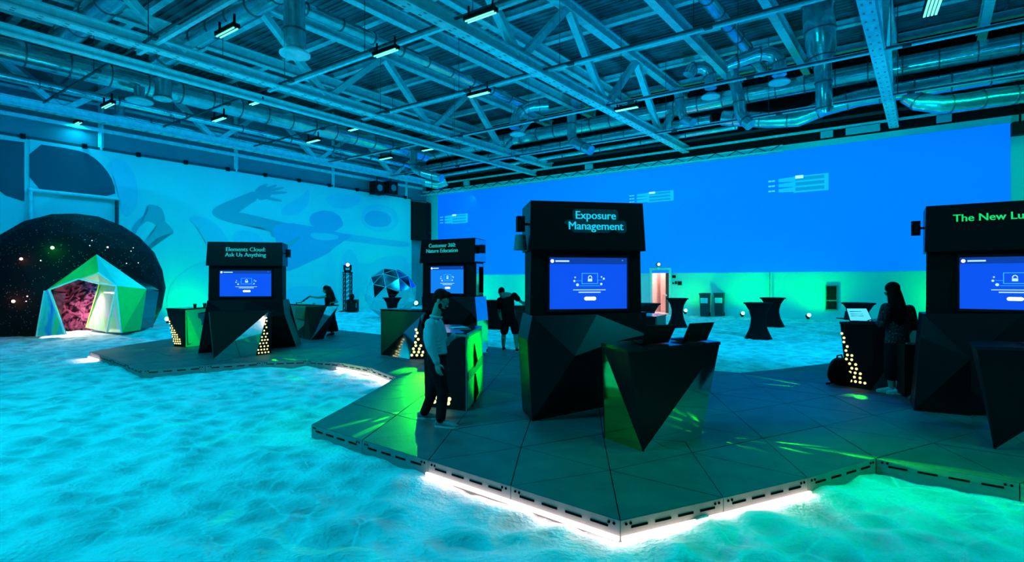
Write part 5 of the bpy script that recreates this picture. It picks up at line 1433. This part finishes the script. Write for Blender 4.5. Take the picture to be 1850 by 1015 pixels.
# ================================================================== THINGS ON THE COUNTERS
def laptop(quad, d, label, back_vec, m_lid=M_BLACK, screen=None):
    """quad: the lid's corners TL TR BR BL in pixels, near distance d at its foot"""
    TL, TR, BR, BL = [Vector(q) for q in quad]
    l = thing('laptop', label, 'laptop', (BL + BR) / 2, 'laptops on the counters')
    n = (BR - BL).cross(TL - BL).normalized()
    if n.y > 0: n = -n
    B().prism([BL, BR, TR, TL], -n * .012).build('laptop_lid', m_lid, l)
    bv = Vector(back_vec); w = (BR - BL)
    B().prism([BL, BR, BR + bv, BL + bv], (0, 0, .016)).build('laptop_base', M_BLACK, l)
    kb = B()
    for i in range(4):
        for j in range(9):
            c = BL + w * (.10 + j * .09) + bv * (.18 + i * .14) + Vector((0, 0, .018)); kb.box(c, (.022, .016, .004))
    k_ = kb.build('keyboard', M_SLOT, l); k_['kind'] = 'stuff'
    if screen:
        c = (TL + TR + BR + BL) / 4; ins = [c + (q - c) * .93 + n * .004 for q in (BL, BR, TR, TL)]
        B().prism(ins, n * .002).build('laptop_screen', screen, l)
        for v in (.25, .45, .6):
            a = ins[3].lerp(ins[0], v); b_ = ins[2].lerp(ins[1], v)
            B().bar(a.lerp(b_, .1) + n * .003, a.lerp(b_, .7) + n * .003, .006, .012).build('text_line', M_GREY, l)
    return l
e_ = (K1[1] - K1[0]).normalized(); up = (K1[3] - K1[0]).normalized()
def k1(u, v, z=0): q = K1[0].lerp(K1[1], u).lerp(K1[3].lerp(K1[2], u), v); return Vector((q.x, q.y, 1.205 + z))
def lid(pxs, base_d):
    """lid corners: foot on the counter, top leaning by the picture"""
    BLp, BRp, TRp, TLp = pxs
    bl, br = HZ(*BLp, 1.215), HZ(*BRp, 1.215)
    return [V(*TLp, bl.y - .05), V(*TRp, br.y - .05), br, bl]
laptop(lid([(1160, 622), (1208, 618.5), (1222.5, 586.5), (1168, 588.5)], 0), 0, 'left of the two open laptops on the counter before the middle kiosk', (-.06, .24, 0))
laptop(lid([(1233, 618), (1276.5, 615), (1290.8, 582.4), (1247, 585)], 0), 0, 'right of the two open laptops on the counter before the middle kiosk', (-.06, .24, 0))
z_ = 1.215
bl_, br_ = V(1535.4, 578, 9.0), V(1578.5, 578.8, 8.85)
bl_.z = br_.z = z_
M_LSCR = mat('lit_laptop_screen', (.3, .6, .7), .3, emit=(.10, .66, .82), estr=1.0)
laptop([V(1528, 556.8, 9.15), V(1566, 556.8, 9.0), br_, bl_], 0, 'open laptop with a bright screen before the long haired woman', (.03, -.2, 0), M_BLACK, M_LSCR)
bl_, br_ = V(1541, 577, 9.35), V(1524, 577, 9.5); bl_.z = br_.z = z_
laptop([V(1527, 561.5, 9.6), V(1545, 561.5, 9.5), bl_, br_], 0, 'dark laptop seen from behind next to the bright screen', (.0, .22, 0))
# leaflets and small things
def slab(p, size, rz, name, label, cat, m, group=None):
    o_ = B().box((p[0], p[1], p[2] + size[2] / 2), size, Rz(rz), 0).build(name, m); return tag(o_, label, cat, group)
p = Vector((K2[0].x, K2[0].y)).lerp(Vector((K2[2].x, K2[2].y)), .45)
slab((p.x, p.y, 1.206), (.34, .24, .018), -20, 'closed_laptop', 'closed dark laptop lying on the counter at the right edge', 'laptop', M_BLACK)
p = HZ(838, 597, 1.19); slab((p.x, p.y + .25, 1.177), (.16, .09, .012), 20, 'phone', 'phone lying on the counter before the man in the pale shirt', 'phone', M_GREY)
p = HZ(822, 593, 1.2); slab((p.x + .02, p.y + .35, 1.177), (.26, .19, .01), 30, 'leaflet', 'leaflet lying on the counter before the man in the pale shirt', 'leaflet', M_PAPER)
def cup(p, label, r=.045, h=.10, m=M_BLACK):
    t = thing('cup', label, 'cup', p)
    B().lathe(p, [(r * .7, 0), (r, h), (r * .9, h), (r * .6, .012)], 16).build('cup_body', m, t)
    B().lathe(Vector(p) + Vector((0, 0, h * .98)), [(r * 1.05, 0), (r * 1.05, .012), (r * .8, .018)], 16).build('cup_lid', M_GREY, t)
cup(V(342, 556, 14.15).xy.to_3d() + Vector((0, .25, 1.172)), 'small dark cup on the far left counter, left of two')
cup(V(362, 554, 14.6).xy.to_3d() + Vector((0, .2, 1.172)), 'small dark cup on the far left counter, right of two')
p = V(553, 549, 16.9); slab((p.x, p.y, 1.172), (.5, .3, .03), 5, 'leaflet_stack', 'low pile of leaflets on the counter beside the woman in the dress', 'leaflets', M_PAPER)
p = V(545, 549, 16.9); slab((p.x - .05, p.y - .08, 1.172), (.18, .14, .05), 25, 'card_box', 'small dark card box on the counter beside the woman in the dress', 'box', M_BLACK)
p = V(946, 552, 16.3)
for k in range(3):
    q = p + Vector((k * .16, .1, 0)); cup((q.x, q.y, 1.162), 'blue lit cup on the counter of the bending man, %s of three' % ('left', 'middle', 'right')[k], .05, .09, M_GREY)

# backpack leaning on the counter
bp_o = GP(1517, 694)
bk = thing('backpack', 'black backpack leaning on the perforated counter by the woman with the laptop', 'backpack', (bp_o.x, bp_o.y - .05, DECK))
c = Vector((bp_o.x, bp_o.y - .02, DECK))
def lump(c, r, pw=2.6, rot=None):
    b = B(); b.ell((0, 0, 0), (1, 1, 1), n=20, k=12)
    for v in b.v:
        for i in range(3): v[i] = math.copysign(abs(v[i]) ** (2 / pw), v[i])
        m_ = Vector((v.x * r[0], v.y * r[1], v.z * r[2])); v.xyz = (rot @ m_ if rot is not None else m_) + Vector(c)
    return b
tilt = Euler((R(6), R(12), R(-20))).to_matrix()
lump(c + Vector((0, 0, .22)), (.18, .13, .23), 2.8, tilt).build('bag_body', M_CLOTH, bk)
lump(c + Vector((-.02, -.12, .14)), (.13, .06, .12), 3, tilt).build('front_pocket', M_CLOTH, bk)
B().tube([c + Vector((-.05, .02, .42)), c + Vector((-.05, 0, .49)), c + Vector((.02, 0, .50)), c + Vector((.05, .02, .44))], .014, 8).build('top_handle', M_BLACK, bk)
B().tube([c + Vector((-.02, -.05, .43)), c + Vector((-.14, -.06, .40)), c + Vector((-.22, -.06, .28)), c + Vector((-.23, -.07, .12)), c + Vector((-.18, -.06, .04)), c + Vector((-.28, -.08, .03))], .020, 8).build('shoulder_strap', M_BLACK, bk)
B().tube([c + Vector((.10, -.12, .38)), c + Vector((.13, -.15, .22)), c + Vector((.10, -.15, .06))], .010, 6).build('side_strap', mat('green_piping', (.05, .25, .05), .5), bk)
# black case behind the woman
q_ = GP(1656, 719)
cs = thing('standing_case', 'tall black case standing between the woman and the right kiosk', 'case', (q_.x, q_.y, DECK))
B().box((q_.x + .0, q_.y + .1, DECK + .42), (.30, .30, .76), Rz(-15)).build('case_body', M_BLACK, cs)
B().bar((q_.x - .08, q_.y + .1, DECK + .80), (q_.x + .08, q_.y + .1, DECK + .80), .03, .03).build('handle', M_GREY, cs)
for e in (-.1, .1): B().cyl((q_.x + e - .02, q_.y, DECK + .03), (q_.x + e + .02, q_.y, DECK + .03), .035, n=10).build('wheel', M_GREY, cs)

# ================================================================== PEOPLE
def remesh(o, vox, smooth=6, sub=False):
    m = o.modifiers.new('skin_over', 'REMESH'); m.mode = 'VOXEL'; m.voxel_size = vox; m.use_smooth_shade = True
    s = o.modifiers.new('soften', 'SMOOTH'); s.factor = .5; s.iterations = smooth
def chain(b, pts, rs, n=14):
    """a limb: tapered tube through the joints with rounded ends"""
    pts = [Vector(p) for p in pts]
    b.tube(pts, list(rs), n)
    for p, r in zip(pts, rs): b.ell(p, (r, r, r), n=12, k=8)
def loft(b, secs, n=20):
    """secs: (centre, half width vector, half depth vector)"""
    vs = []
    for c, a, d in secs:
        c, a, d = Vector(c), Vector(a), Vector(d)
        for k in range(n):
            t = 2 * math.pi * k / n; vs.append(c + a * math.cos(t) + d * math.sin(t))
    m = len(secs)
    b.add(vs, [(i * n + k, i * n + (k + 1) % n, (i + 1) * n + (k + 1) % n, (i + 1) * n + k) for i in range(m - 1) for k in range(n)], 0, True)
    b.add(vs, [tuple(range(n - 1, -1, -1)), tuple(range((m - 1) * n, m * n))], 0)
def hand(b, wrist, d, palm_n, s=1.0, curl=.35, thumb_side=1):
    """palm, four jointed fingers of unequal length, and a thumb leaving the side of the palm"""
    d = Vector(d).normalized(); nrm = Vector(palm_n); nrm = (nrm - d * nrm.dot(d)).normalized(); side = d.cross(nrm) * thumb_side
    w = Vector(wrist)
    pc = w + d * .045 * s
    loft(b, [(w - d * .01 * s, side * .026 * s, nrm * .020 * s), (w + d * .03 * s, side * .036 * s, nrm * .017 * s), (w + d * .085 * s, side * .042 * s, nrm * .014 * s), (w + d * .095 * s, side * .040 * s, nrm * .011 * s)], 12)
    for i, (off, ln) in enumerate(((.031, .072), (.0105, .082), (-.0105, .076), (-.031, .060))):
        base = w + d * .085 * s + side * off * s
        p = base; dirv = d; pts = [base - d * .02 * s, base]
        for seg, fr in enumerate((.45, .32, .23)):
            a = curl * (.6 + .5 * seg)
            dirv = (d * math.cos(a) + nrm * math.sin(a)).normalized() if seg == 0 else (dirv * math.cos(curl * .9) + nrm * math.sin(curl * .9)).normalized()
            p = p + dirv * ln * fr * s; pts.append(p)
        chain(b, pts, [.0095 * s, .0095 * s, .0088 * s, .008 * s, .0068 * s], 8)
    tb = w + d * .03 * s + side * .032 * s
    t1 = tb + (d * .6 + side * .7 + nrm * .35).normalized() * .038 * s; t2 = t1 + (d * .9 + side * .15 + nrm * .35).normalized() * .03 * s
    chain(b, [tb - side * .01 * s, t1, t2], [.013 * s, .0105 * s, .008 * s], 8)
def head(b, c, f, s=1.0):
    """skull, jaw, nose, ears; f: the way the face looks. Returns its frame"""
    f = Vector(f).normalized(); l = Vector((0, 0, 1)).cross(f).normalized(); u = f.cross(l)
    rot = Matrix((f, l, u)).transposed(); c = Vector(c)
    g = lambda x, y, z: c + rot @ Vector((x * s, y * s, z * s))
    b.ell(g(-.012, 0, .03), (.096 * s, .076 * s, .088 * s), rot)
    b.ell(g(.018, 0, -.035), (.068 * s, .060 * s, .082 * s), rot)
    b.ell(g(.052, 0, -.088), (.030 * s, .034 * s, .026 * s), rot)
    chain(b, [g(.080, 0, .012), g(.104, 0, -.026)], [.010 * s, .015 * s], 8)
    b.ell(g(.085, 0, -.058), (.012 * s, .024 * s, .006 * s), rot); b.ell(g(.083, 0, -.070), (.012 * s, .020 * s, .007 * s), rot)
    for e in (-1, 1):
        b.ell(g(.0, .078 * e, -.008), (.018 * s, .009 * s, .032 * s), rot)
        b.ell(g(.078, .032 * e, .028), (.012 * s, .020 * s, .006 * s), rot)
    return g, rot
def face_parts(p, g, rot, s=1.0, glasses=False):
    for e in (-1, 1):
        eb = B(); eb.ell(g(.080, .031 * e, .008), (.011 * s, .013 * s, .010 * s), rot, 10, 6); eb.build('eye', M_WHITE, p)
        ib = B(); ib.ell(g(.0895, .031 * e, .008), (.003 * s, .006 * s, .006 * s), rot, 8, 5); ib.build('iris', M_BLACK, p)
    m = B(); m.ell(g(.094, 0, -.064), (.005 * s, .020 * s, .0025 * s), rot, 10, 6); m.build('mouth', mat('lips', (.30, .10, .09), .5), p)
    if glasses:
        gb = B()
        for e in (-1, 1):
            ring = [g(.106, .033 * e + .024 * math.cos(t), .006 + .018 * math.sin(t)) for t in np.linspace(0, 2 * math.pi, 13)]
            gb.tube(ring, .0022, 6, cap=False); gb.tube([g(.104, .056 * e, .012), g(.0, .082 * e, .014)], .0022, 6)
        gb.tube([g(.107, -.010, .010), g(.107, .010, .010)], .002, 6)
        gb.build('glasses', M_BLACK, p)
def shoe(p, heel, toe, s=1.0, m=None):
    heel, toe = Vector(heel), Vector(toe); d = (toe - heel).normalized(); sd = Vector((-d.y, d.x, 0)); L = (toe - heel).length
    up = Vector((0, 0, 1)); g = lambda k, z: heel + d * L * k + up * z
    b = B(); loft(b, [(g(-.02, .045), sd * .020, up * .025), (g(.05, .050), sd * .034, up * .044), (g(.30, .055), sd * .036, up * .048), (g(.55, .042), sd * .043, up * .034), (g(.80, .034), sd * .044, up * .026), (g(.97, .028), sd * .026, up * .018), (g(1.0, .026), sd * .010, up * .010)], 16)
    o = b.build('shoe', m or M_SHOE, p)
    b2 = B(); poly = [heel + d * L * k + sd * w_ + up * .002 for k, w_ in ((-.03, .012), (.06, .036), (.4, .036), (.65, .046), (.88, .040), (1.0, .014))]
    poly += [heel + d * L * k - sd * w_ + up * .002 for k, w_ in ((1.0, .014), (.88, .040), (.65, .046), (.4, .036), (.06, .036), (-.03, .012))]
    b2.prism(poly, up * .022); b2.build('shoe_sole', M_SOLE, o)

# ---------------------------------------------------------------- man in the pale shirt, working at the counter
D = 6.55
mp = thing('person', 'bearded man with glasses in a pale long sleeved shirt looking down at a counter', 'person', GP(788, 763), 'people')
px = lambda x, y, d=D: V(x, y, d)
f = Vector((.84, -.20, -.46)); side = Vector((0, 1, 0))      # faces to the right; far side is +y
hc = px(797, 542)
g, rot = (None, None)
body = B(); g, rot = head(body, hc, f, 1.02)
neck = px(787, 571)
chain(body, [px(784, 580), neck, hc + Vector((-.02, 0, -.05))], [.062, .058, .058])
hipc = px(790, 648); chest = px(785, 605)
sh_n, sh_f = px(778, 586, D - .20), px(791, 585, D + .19)      # near and far shoulders
el_n, wr_n = px(778, 624, D - .25), px(789, 653, D - .24)
el_f, wr_f = px(806, 618, D + .24), px(825, 607, D + .20)
hp_n, hp_f = px(786, 652, D - .10), px(793, 652, D + .10)
kn_n, an_n = px(800, 706, D - .12), px(796, 760, 6.36)          # forward near leg
kn_f, an_f = px(783, 702, D + .12), px(767, 748, 6.72)
loft(body, [(px(786, 580), (.04, 0, .0), (0, .15, 0)), (chest, (.10, 0, 0), (0, .16, 0)), (px(788, 630), (.095, 0, 0), (0, .145, 0)), (hipc, (.10, 0, 0), (0, .16, 0)), (px(790, 660), (.09, 0, 0), (0, .15, 0))])
for sh, el, wr in ((sh_n, el_n, wr_n), (sh_f, el_f, wr_f)): chain(body, [sh, el, wr], [.050, .038, .027])
for hp, kn, an in ((hp_n, kn_n, an_n), (hp_f, kn_f, an_f)): chain(body, [hp, kn, an], [.078, .052, .038])
hand(body, wr_n + Vector((0, 0, -.005)), px(793, 674, D - .24) - wr_n, Vector((.6, .8, 0)), 1.08, .30, 1)
hand(body, wr_f, Vector((1, .05, .05)), Vector((.1, .2, -1)), 1.0, .45, 1)
bo = body.build('body', M_SKIN, mp); remesh(bo, .0055, 3)
face_parts(mp, g, rot, 1.02, True)
# hair and beard
hb = B(); hb.ell(g(-.022, 0, .052), (.100, .083, .084), rot); hb.ell(g(-.055, 0, .0), (.060, .076, .07), rot); hb.ell(g(.045, 0, .100), (.056, .060, .036), rot); hb.ell(g(.0, .07, .03), (.03, .014, .045), rot); hb.ell(g(.0, -.07, .03), (.03, .014, .045), rot)
ho = hb.build('hair', M_HAIR, mp); remesh(ho, .008, 2)
bb = B(); bb.ell(g(.052, 0, -.094), (.040, .042, .034), rot); bb.ell(g(.03, .045, -.06), (.034, .020, .046), rot); bb.ell(g(.03, -.045, -.06), (.034, .020, .046), rot); bb.ell(g(.094, 0, -.048), (.008, .026, .007), rot)
bo2 = bb.build('beard', M_HAIR, mp); remesh(bo2, .007, 2)
# shirt
sb = B()
loft(sb, [(px(785, 577), (.055, 0, .012), (0, .065, .0)), (px(783, 583), (.085, 0, .02), (0, .155, 0)), (px(782, 594), (.115, 0, .01), (0, .195, 0)), (px(784, 612), (.130, 0, 0), (0, .185, 0)), (px(788, 628), (.128, 0, 0), (0, .172, 0)), (px(791, 637), (.118, 0, 0), (0, .165, 0)), (px(790, 641), (.105, 0, 0), (0, .15, 0))])
chain(sb, [sh_n, sh_n.lerp(el_n, .5), el_n, el_n.lerp(wr_n, .5), wr_n], [.074, .068, .058, .052, .042])
chain(sb, [sh_f, sh_f.lerp(el_f, .5), el_f, wr_f - Vector((.04, 0, 0))], [.074, .064, .056, .042])
for k in range(5):
    zz = 612 + k * 6; sb.tube([px(770 + k, zz, D - .17), px(784, zz + 5, D - .19), px(799, zz + 2, D - .14)], .008, 6)
so = sb.build('shirt', M_SHIRT, mp); remesh(so, .009, 5)
cb2 = B(); ring = [px(787.5, 572) + Vector((.066 * math.cos(t) + .004, .068 * math.sin(t), -.012 * math.cos(t))) for t in np.linspace(.25, 2 * math.pi - .25, 16)]
cb2.tube(ring, .017, 8); cb2.build('collar', M_SHIRT, so)
# trousers
tb = B()
loft(tb, [(px(790, 637), (.112, 0, 0), (0, .160, 0)), (px(789, 646), (.122, 0, 0), (0, .168, 0)), (px(789, 658), (.118, 0, 0), (0, .165, 0)), (px(789, 665), (.09, 0, 0), (0, .12, 0))])
chain(tb, [hp_n, hp_n.lerp(kn_n, .5), kn_n, kn_n.lerp(an_n, .5), an_n + Vector((0, 0, .03))], [.100, .090, .074, .066, .060])
chain(tb, [hp_f, hp_f.lerp(kn_f, .5), kn_f, kn_f.lerp(an_f, .5), an_f + Vector((0, 0, .03))], [.100, .090, .072, .064, .058])
to = tb.build('trousers', M_TROUS, mp); remesh(to, .010, 4)
bl = B(); ring = [px(790, 639.5) + Vector((.118 * math.cos(t), .166 * math.sin(t), 0)) for t in np.linspace(0, 2 * math.pi, 20)]; bl.tube(ring, .014, 6, cap=False); bl.build('belt', M_BLACK, mp)
def ground(v): return Vector((v.x, v.y, DECK))
shoe(mp, ground(an_n) + Vector((-.06, .02, 0)), ground(an_n) + Vector((.215, -.06, 0)))
shoe(mp, ground(an_f) + Vector((-.09, .03, 0)), ground(an_f) + Vector((.19, .02, 0)))

# ---------------------------------------------------------------- long haired woman at the laptop, from behind
D = 8.35
wp = thing('person', 'long haired woman in a patterned top and cropped dark trousers at the bright laptop', 'person', GP(1612, 712), 'people')
f = Vector((-.78, .42, -.42)); hc = px(1612, 525, D); lf_ = Vector((-.42, -.90, 0)).normalized()   # her left side, towards the viewer's left
body = B(); g, rot = head(body, hc, f, .98)
chain(body, [px(1619, 556, D), px(1617, 545, D), hc + Vector((.01, 0, -.05))], [.058, .05, .052])
shl, shr = px(1601, 556, D - .10), px(1643, 559, D + .02)
ell_, wrl = px(1592, 585, D - .05), px(1584, 577, D + .22)
elr, wrr = px(1651, 590, D + .10), px(1600, 583, D + .40)
hl, hr = px(1612, 625, D - .03), px(1630, 625, D + .06)
kl, al = px(1609, 668, D - .06), px(1611, 705, D - .02)
kr, ar = px(1627, 668, D + .0), px(1626, 713, D - .15)
loft(body, [(px(1621, 553, D), (.11, 0, 0), (0, .07, 0)), (px(1621, 575, D), (.15, .03, 0), (0, .09, 0)), (px(1621, 600, D), (.12, .02, 0), (0, .09, 0)), (px(1621, 625, D), (.15, .03, 0), (0, .10, 0))])
for a, b_, c in ((shl, ell_, wrl), (shr, elr, wrr)): chain(body, [a, b_, c], [.045, .034, .024])
for a, b_, c in ((hl, kl, al), (hr, kr, ar)): chain(body, [a, b_, b_.lerp(c, .35), c], [.085, .055, .056, .036])
hand(body, wrl, Vector((-.6, .8, -.1)), Vector((0, 0, -1)), .92, .3, 1); hand(body, wrr, Vector((-.8, .5, -.1)), Vector((0, 0, -1)), .92, .3, -1)
bo = body.build('body', M_SKIN, wp); remesh(bo, .007, 3); face_parts(wp, g, rot, .98, True)
hb = B(); hb.ell(g(-.022, 0, .04), (.105, .088, .098), rot)
loft(hb, [(g(-.03, 0, .06), (.09, 0, 0), (0, .09, 0)), (px(1616, 530, D - .02), (.105, 0, 0), (0, .09, 0)), (px(1620, 548, D - .07), (.13, 0, 0), (0, .07, 0)), (px(1623, 566, D - .10), (.135, 0, 0), (0, .05, 0)), (px(1624, 580, D - .11), (.10, 0, 0), (0, .035, 0)), (px(1624, 588, D - .11), (.04, 0, 0), (0, .02, 0))])
ho = hb.build('hair', M_HAIR, wp); remesh(ho, .010, 3)
def speck():
    m = bpy.data.materials.new('speckled_top'); m.use_nodes = True; nt = m.node_tree; b = nt.nodes['Principled BSDF']; b.inputs['Roughness'].default_value = .9
    tc = nt.nodes.new('ShaderNodeTexCoord'); v = nt.nodes.new('ShaderNodeTexNoise'); v.inputs['Scale'].default_value = 55; nt.links.new(tc.outputs['Object'], v.inputs['Vector'])
    r = nt.nodes.new('ShaderNodeValToRGB'); e = r.color_ramp.elements; e[0].position = .56; e[0].color = (.012, .012, .014, 1); e[1].position = .66; e[1].color = (.16, .17, .18, 1)
    nt.links.new(v.outputs['Fac'], r.inputs[0]); nt.links.new(r.outputs[0], b.inputs['Base Color']); return m
sb = B()
loft(sb, [(px(1619, 547, D), (.09, .02, 0), (0, .075, 0)), (px(1620, 553, D), (.19, .03, 0), (0, .10, 0)), (px(1621, 572, D), (.20, .03, 0), (0, .125, 0)), (px(1621, 598, D), (.185, .03, 0), (0, .125, 0)), (px(1621, 620, D), (.205, .03, 0), (0, .14, 0))])
chain(sb, [shl, shl.lerp(ell_, .6), ell_, ell_.lerp(wrl, .3)], [.078, .074, .066, .058]); chain(sb, [shr, shr.lerp(elr, .6), elr, elr.lerp(wrr, .3)], [.078, .074, .066, .058])
so = sb.build('top', speck(), wp); remesh(so, .011, 4)
tb = B()
loft(tb, [(px(1621, 612, D), (.175, .03, 0), (0, .13, 0)), (px(1621, 628, D), (.190, .03, 0), (0, .14, 0)), (px(1620, 642, D), (.15, .03, 0), (0, .11, 0))])
chain(tb, [hl, kl, kl.lerp(al, .30)], [.115, .090, .082]); chain(tb, [hr, kr, kr.lerp(ar, .55)], [.115, .092, .080])
to = tb.build('trousers', M_TROUS, wp); remesh(to, .011, 4)
for an, hx in ((al, -.2), (ar, -.17)):
    g0 = Vector((an.x, an.y, DECK)); shoe(wp, g0 + Vector((.06, -.03, 0)), g0 + Vector((hx, .06, 0)), m=M_SOLE)
    b = B(); chain(b, [an + Vector((0, 0, .02)), an + Vector((0, 0, .20))], [.044, .058]); b.build('sock', M_SHOE, wp)

# ---------------------------------------------------------------- woman with the leaflet
D = 17.0
lw_ = thing('person', 'dark haired woman in a long black dress reaching out with a leaflet over the counter', 'person', GP(599, 607), 'people')
f = Vector((-1, -.1, -.25)); hc = px(588.5, 523, D); body = B(); g, rot = head(body, hc, f, .97)
chain(body, [px(594, 535, D), hc + Vector((.02, 0, -.06))], [.052, .05])
shl, ell_, wrl = px(588, 536, D - .12), px(574, 537.5, D - .15), px(561, 536, D - .18)
shr, elr, wrr = px(600, 535, D + .1), px(609, 545, D), px(602, 546.5, D - .2)
loft(body, [(px(594, 534, D), (.08, 0, 0), (0, .13, 0)), (px(594, 548, D), (.09, 0, 0), (0, .11, 0)), (px(595, 562, D), (.12, 0, 0), (0, .15, 0)), (px(596, 575, D), (.11, 0, 0), (0, .14, 0))])
chain(body, [shl, ell_, wrl], [.042, .033, .023]); chain(body, [shr, elr, wrr], [.042, .033, .023])
for e in (-.09, .09): chain(body, [px(597, 575, D + e), px(600, 590, D + e), px(600 + e * 8, 604, D + e)], [.07, .05, .034])
hand(body, wrl, Vector((-1, 0, -.15)), Vector((0, .2, -1)), .95, .5, 1); hand(body, wrr, Vector((-.4, -.8, 0)), Vector((0, 0, -1)), .95, .6, 1)
bo = body.build('body', M_SKIND, lw_); remesh(bo, .008, 2); face_parts(lw_, g, rot, .97)
hb = B(); hb.ell(g(-.025, 0, .035), (.105, .09, .10), rot); loft(hb, [(px(591, 517, D), (.09, 0, 0), (0, .10, 0)), (px(595, 526, D), (.12, 0, 0), (0, .12, 0)), (px(598, 537, D), (.13, 0, 0), (0, .13, 0)), (px(600, 546, D), (.10, 0, 0), (0, .11, 0)), (px(601, 550, D), (.04, 0, 0), (0, .05, 0))])
ho = hb.build('hair', M_HAIR, lw_); remesh(ho, .013, 2)
db = B()
loft(db, [(px(594, 532, D), (.09, 0, 0), (0, .13, 0)), (px(594, 540, D), (.125, 0, 0), (0, .16, 0)), (px(594, 549, D), (.115, 0, 0), (0, .13, 0)), (px(596, 560, D), (.14, 0, 0), (0, .17, 0)), (px(597, 578, D), (.17, 0, 0), (0, .19, 0)), (px(599, 581, D), (.155, 0, 0), (0, .18, 0)), (px(600, 594, D), (.19, 0, 0), (0, .2, 0)), (px(601, 598, D), (.17, 0, 0), (0, .19, 0))])
chain(db, [shr, shr.lerp(elr, .5)], [.06, .05])
do = db.build('dress', M_DRESS, lw_); remesh(do, .014, 3)
for e in (-.09, .09):
    a = px(600 + e * 8, 604, D + e); g0 = Vector((a.x, a.y, DECK)); shoe(lw_, g0 + Vector((.06, 0, 0)), g0 + Vector((-.17, 0, 0)), m=M_BLACK)
fl_ = B(); a, b_ = px(560, 535, D - .2), px(546, 545, D - .2); fl_.prism([a + Vector((0, -.11, 0)), a + Vector((0, .11, 0)), b_ + Vector((0, .11, 0)), b_ + Vector((0, -.11, 0))], (.01, 0, .012))
tag(fl_.build('leaflet', M_BLACK), 'dark leaflet held out over the counter by the woman in the black dress', 'leaflet')

# ---------------------------------------------------------------- man bending over the far counter
D = 13.5
bm2 = thing('person', 'man in dark t-shirt and shorts bending over the far counter, seen from behind', 'person', GP(921, 635), 'people')
f = Vector((.05, .75, -.65)); hc = px(906, 528, D + .28); body = B(); g, rot = head(body, hc, f, 1.0)
chain(body, [px(912, 538, D + .12), hc + Vector((.02, -.05, -.03))], [.06, .055])
shl, ell_, wrl = px(903, 543, D + .08), px(902, 563, D + .16), px(905, 575, D + .4)
shr, elr, wrr = px(929, 534, D + .1), px(940, 544, D + .3), px(949, 551, D + .6)
loft(body, [(px(915, 531, D + .15), (.14, 0, 0), (0, .06, .06)), (px(916, 545, D + .08), (.16, 0, 0), (0, .10, .04)), (px(918, 560, D), (.14, 0, 0), (0, .10, 0)), (px(920, 575, D), (.15, 0, 0), (0, .11, 0))])
chain(body, [shl, ell_, wrl], [.05, .038, .027]); chain(body, [shr, elr, wrr], [.05, .038, .027])
for hx, kx, ax, e in ((913, 910, 909.5, 0), (928, 931, 933.5, 0)):
    yy = 633 if ax < 920 else 635.5; dd = GP(ax, yy).y
    chain(body, [px(hx, 580, D), px(kx, 604, D + .0), px((kx + ax) / 2, 612, (D + dd) / 2 - .03), px(ax, yy - 7, dd)], [.085, .058, .060, .038])
hand(body, wrl, Vector((.2, .6, -.4)), Vector((1, 0, 0)), 1, .3, 1); hand(body, wrr, Vector((.5, .8, -.2)), Vector((0, 0, -1)), 1, .3, -1)
bo = body.build('body', M_SKIND, bm2); remesh(bo, .009, 2); face_parts(bm2, g, rot)
hb = B(); hb.ell(g(-.02, 0, .035), (.104, .086, .098), rot); ho = hb.build('hair', M_HAIR, bm2)
sb = B()
loft(sb, [(px(912, 534, D + .14), (.08, 0, .02), (0, .07, .05)), (px(915, 536, D + .12), (.19, 0, .02), (0, .10, .06)), (px(916, 548, D + .06), (.19, 0, 0), (0, .14, .03)), (px(918, 562, D), (.165, 0, 0), (0, .14, 0)), (px(920, 574, D), (.17, 0, 0), (0, .14, 0))])
chain(sb, [shl, shl.lerp(ell_, .55)], [.085, .075]); chain(sb, [shr, shr.lerp(elr, .55)], [.085, .075])
so = sb.build('t_shirt', M_DRESS, bm2); remesh(so, .013, 3)
tb = B(); loft(tb, [(px(920, 571, D), (.165, 0, 0), (0, .135, 0)), (px(920, 580, D), (.18, 0, 0), (0, .15, 0)), (px(920, 588, D), (.14, 0, 0), (0, .11, 0))])
chain(tb, [px(913, 582, D), px(911, 598, D)], [.112, .105]); chain(tb, [px(928, 582, D), px(931, 598, D)], [.112, .105])
to = tb.build('shorts', M_DRESS, bm2); remesh(to, .013, 3)
for ax, yy in ((909.5, 633), (933.5, 635.5)):
    a = GP(ax, yy); shoe(bm2, a + Vector((0, -.07, 0)), a + Vector((.02, .2, 0)), m=M_BLACK)
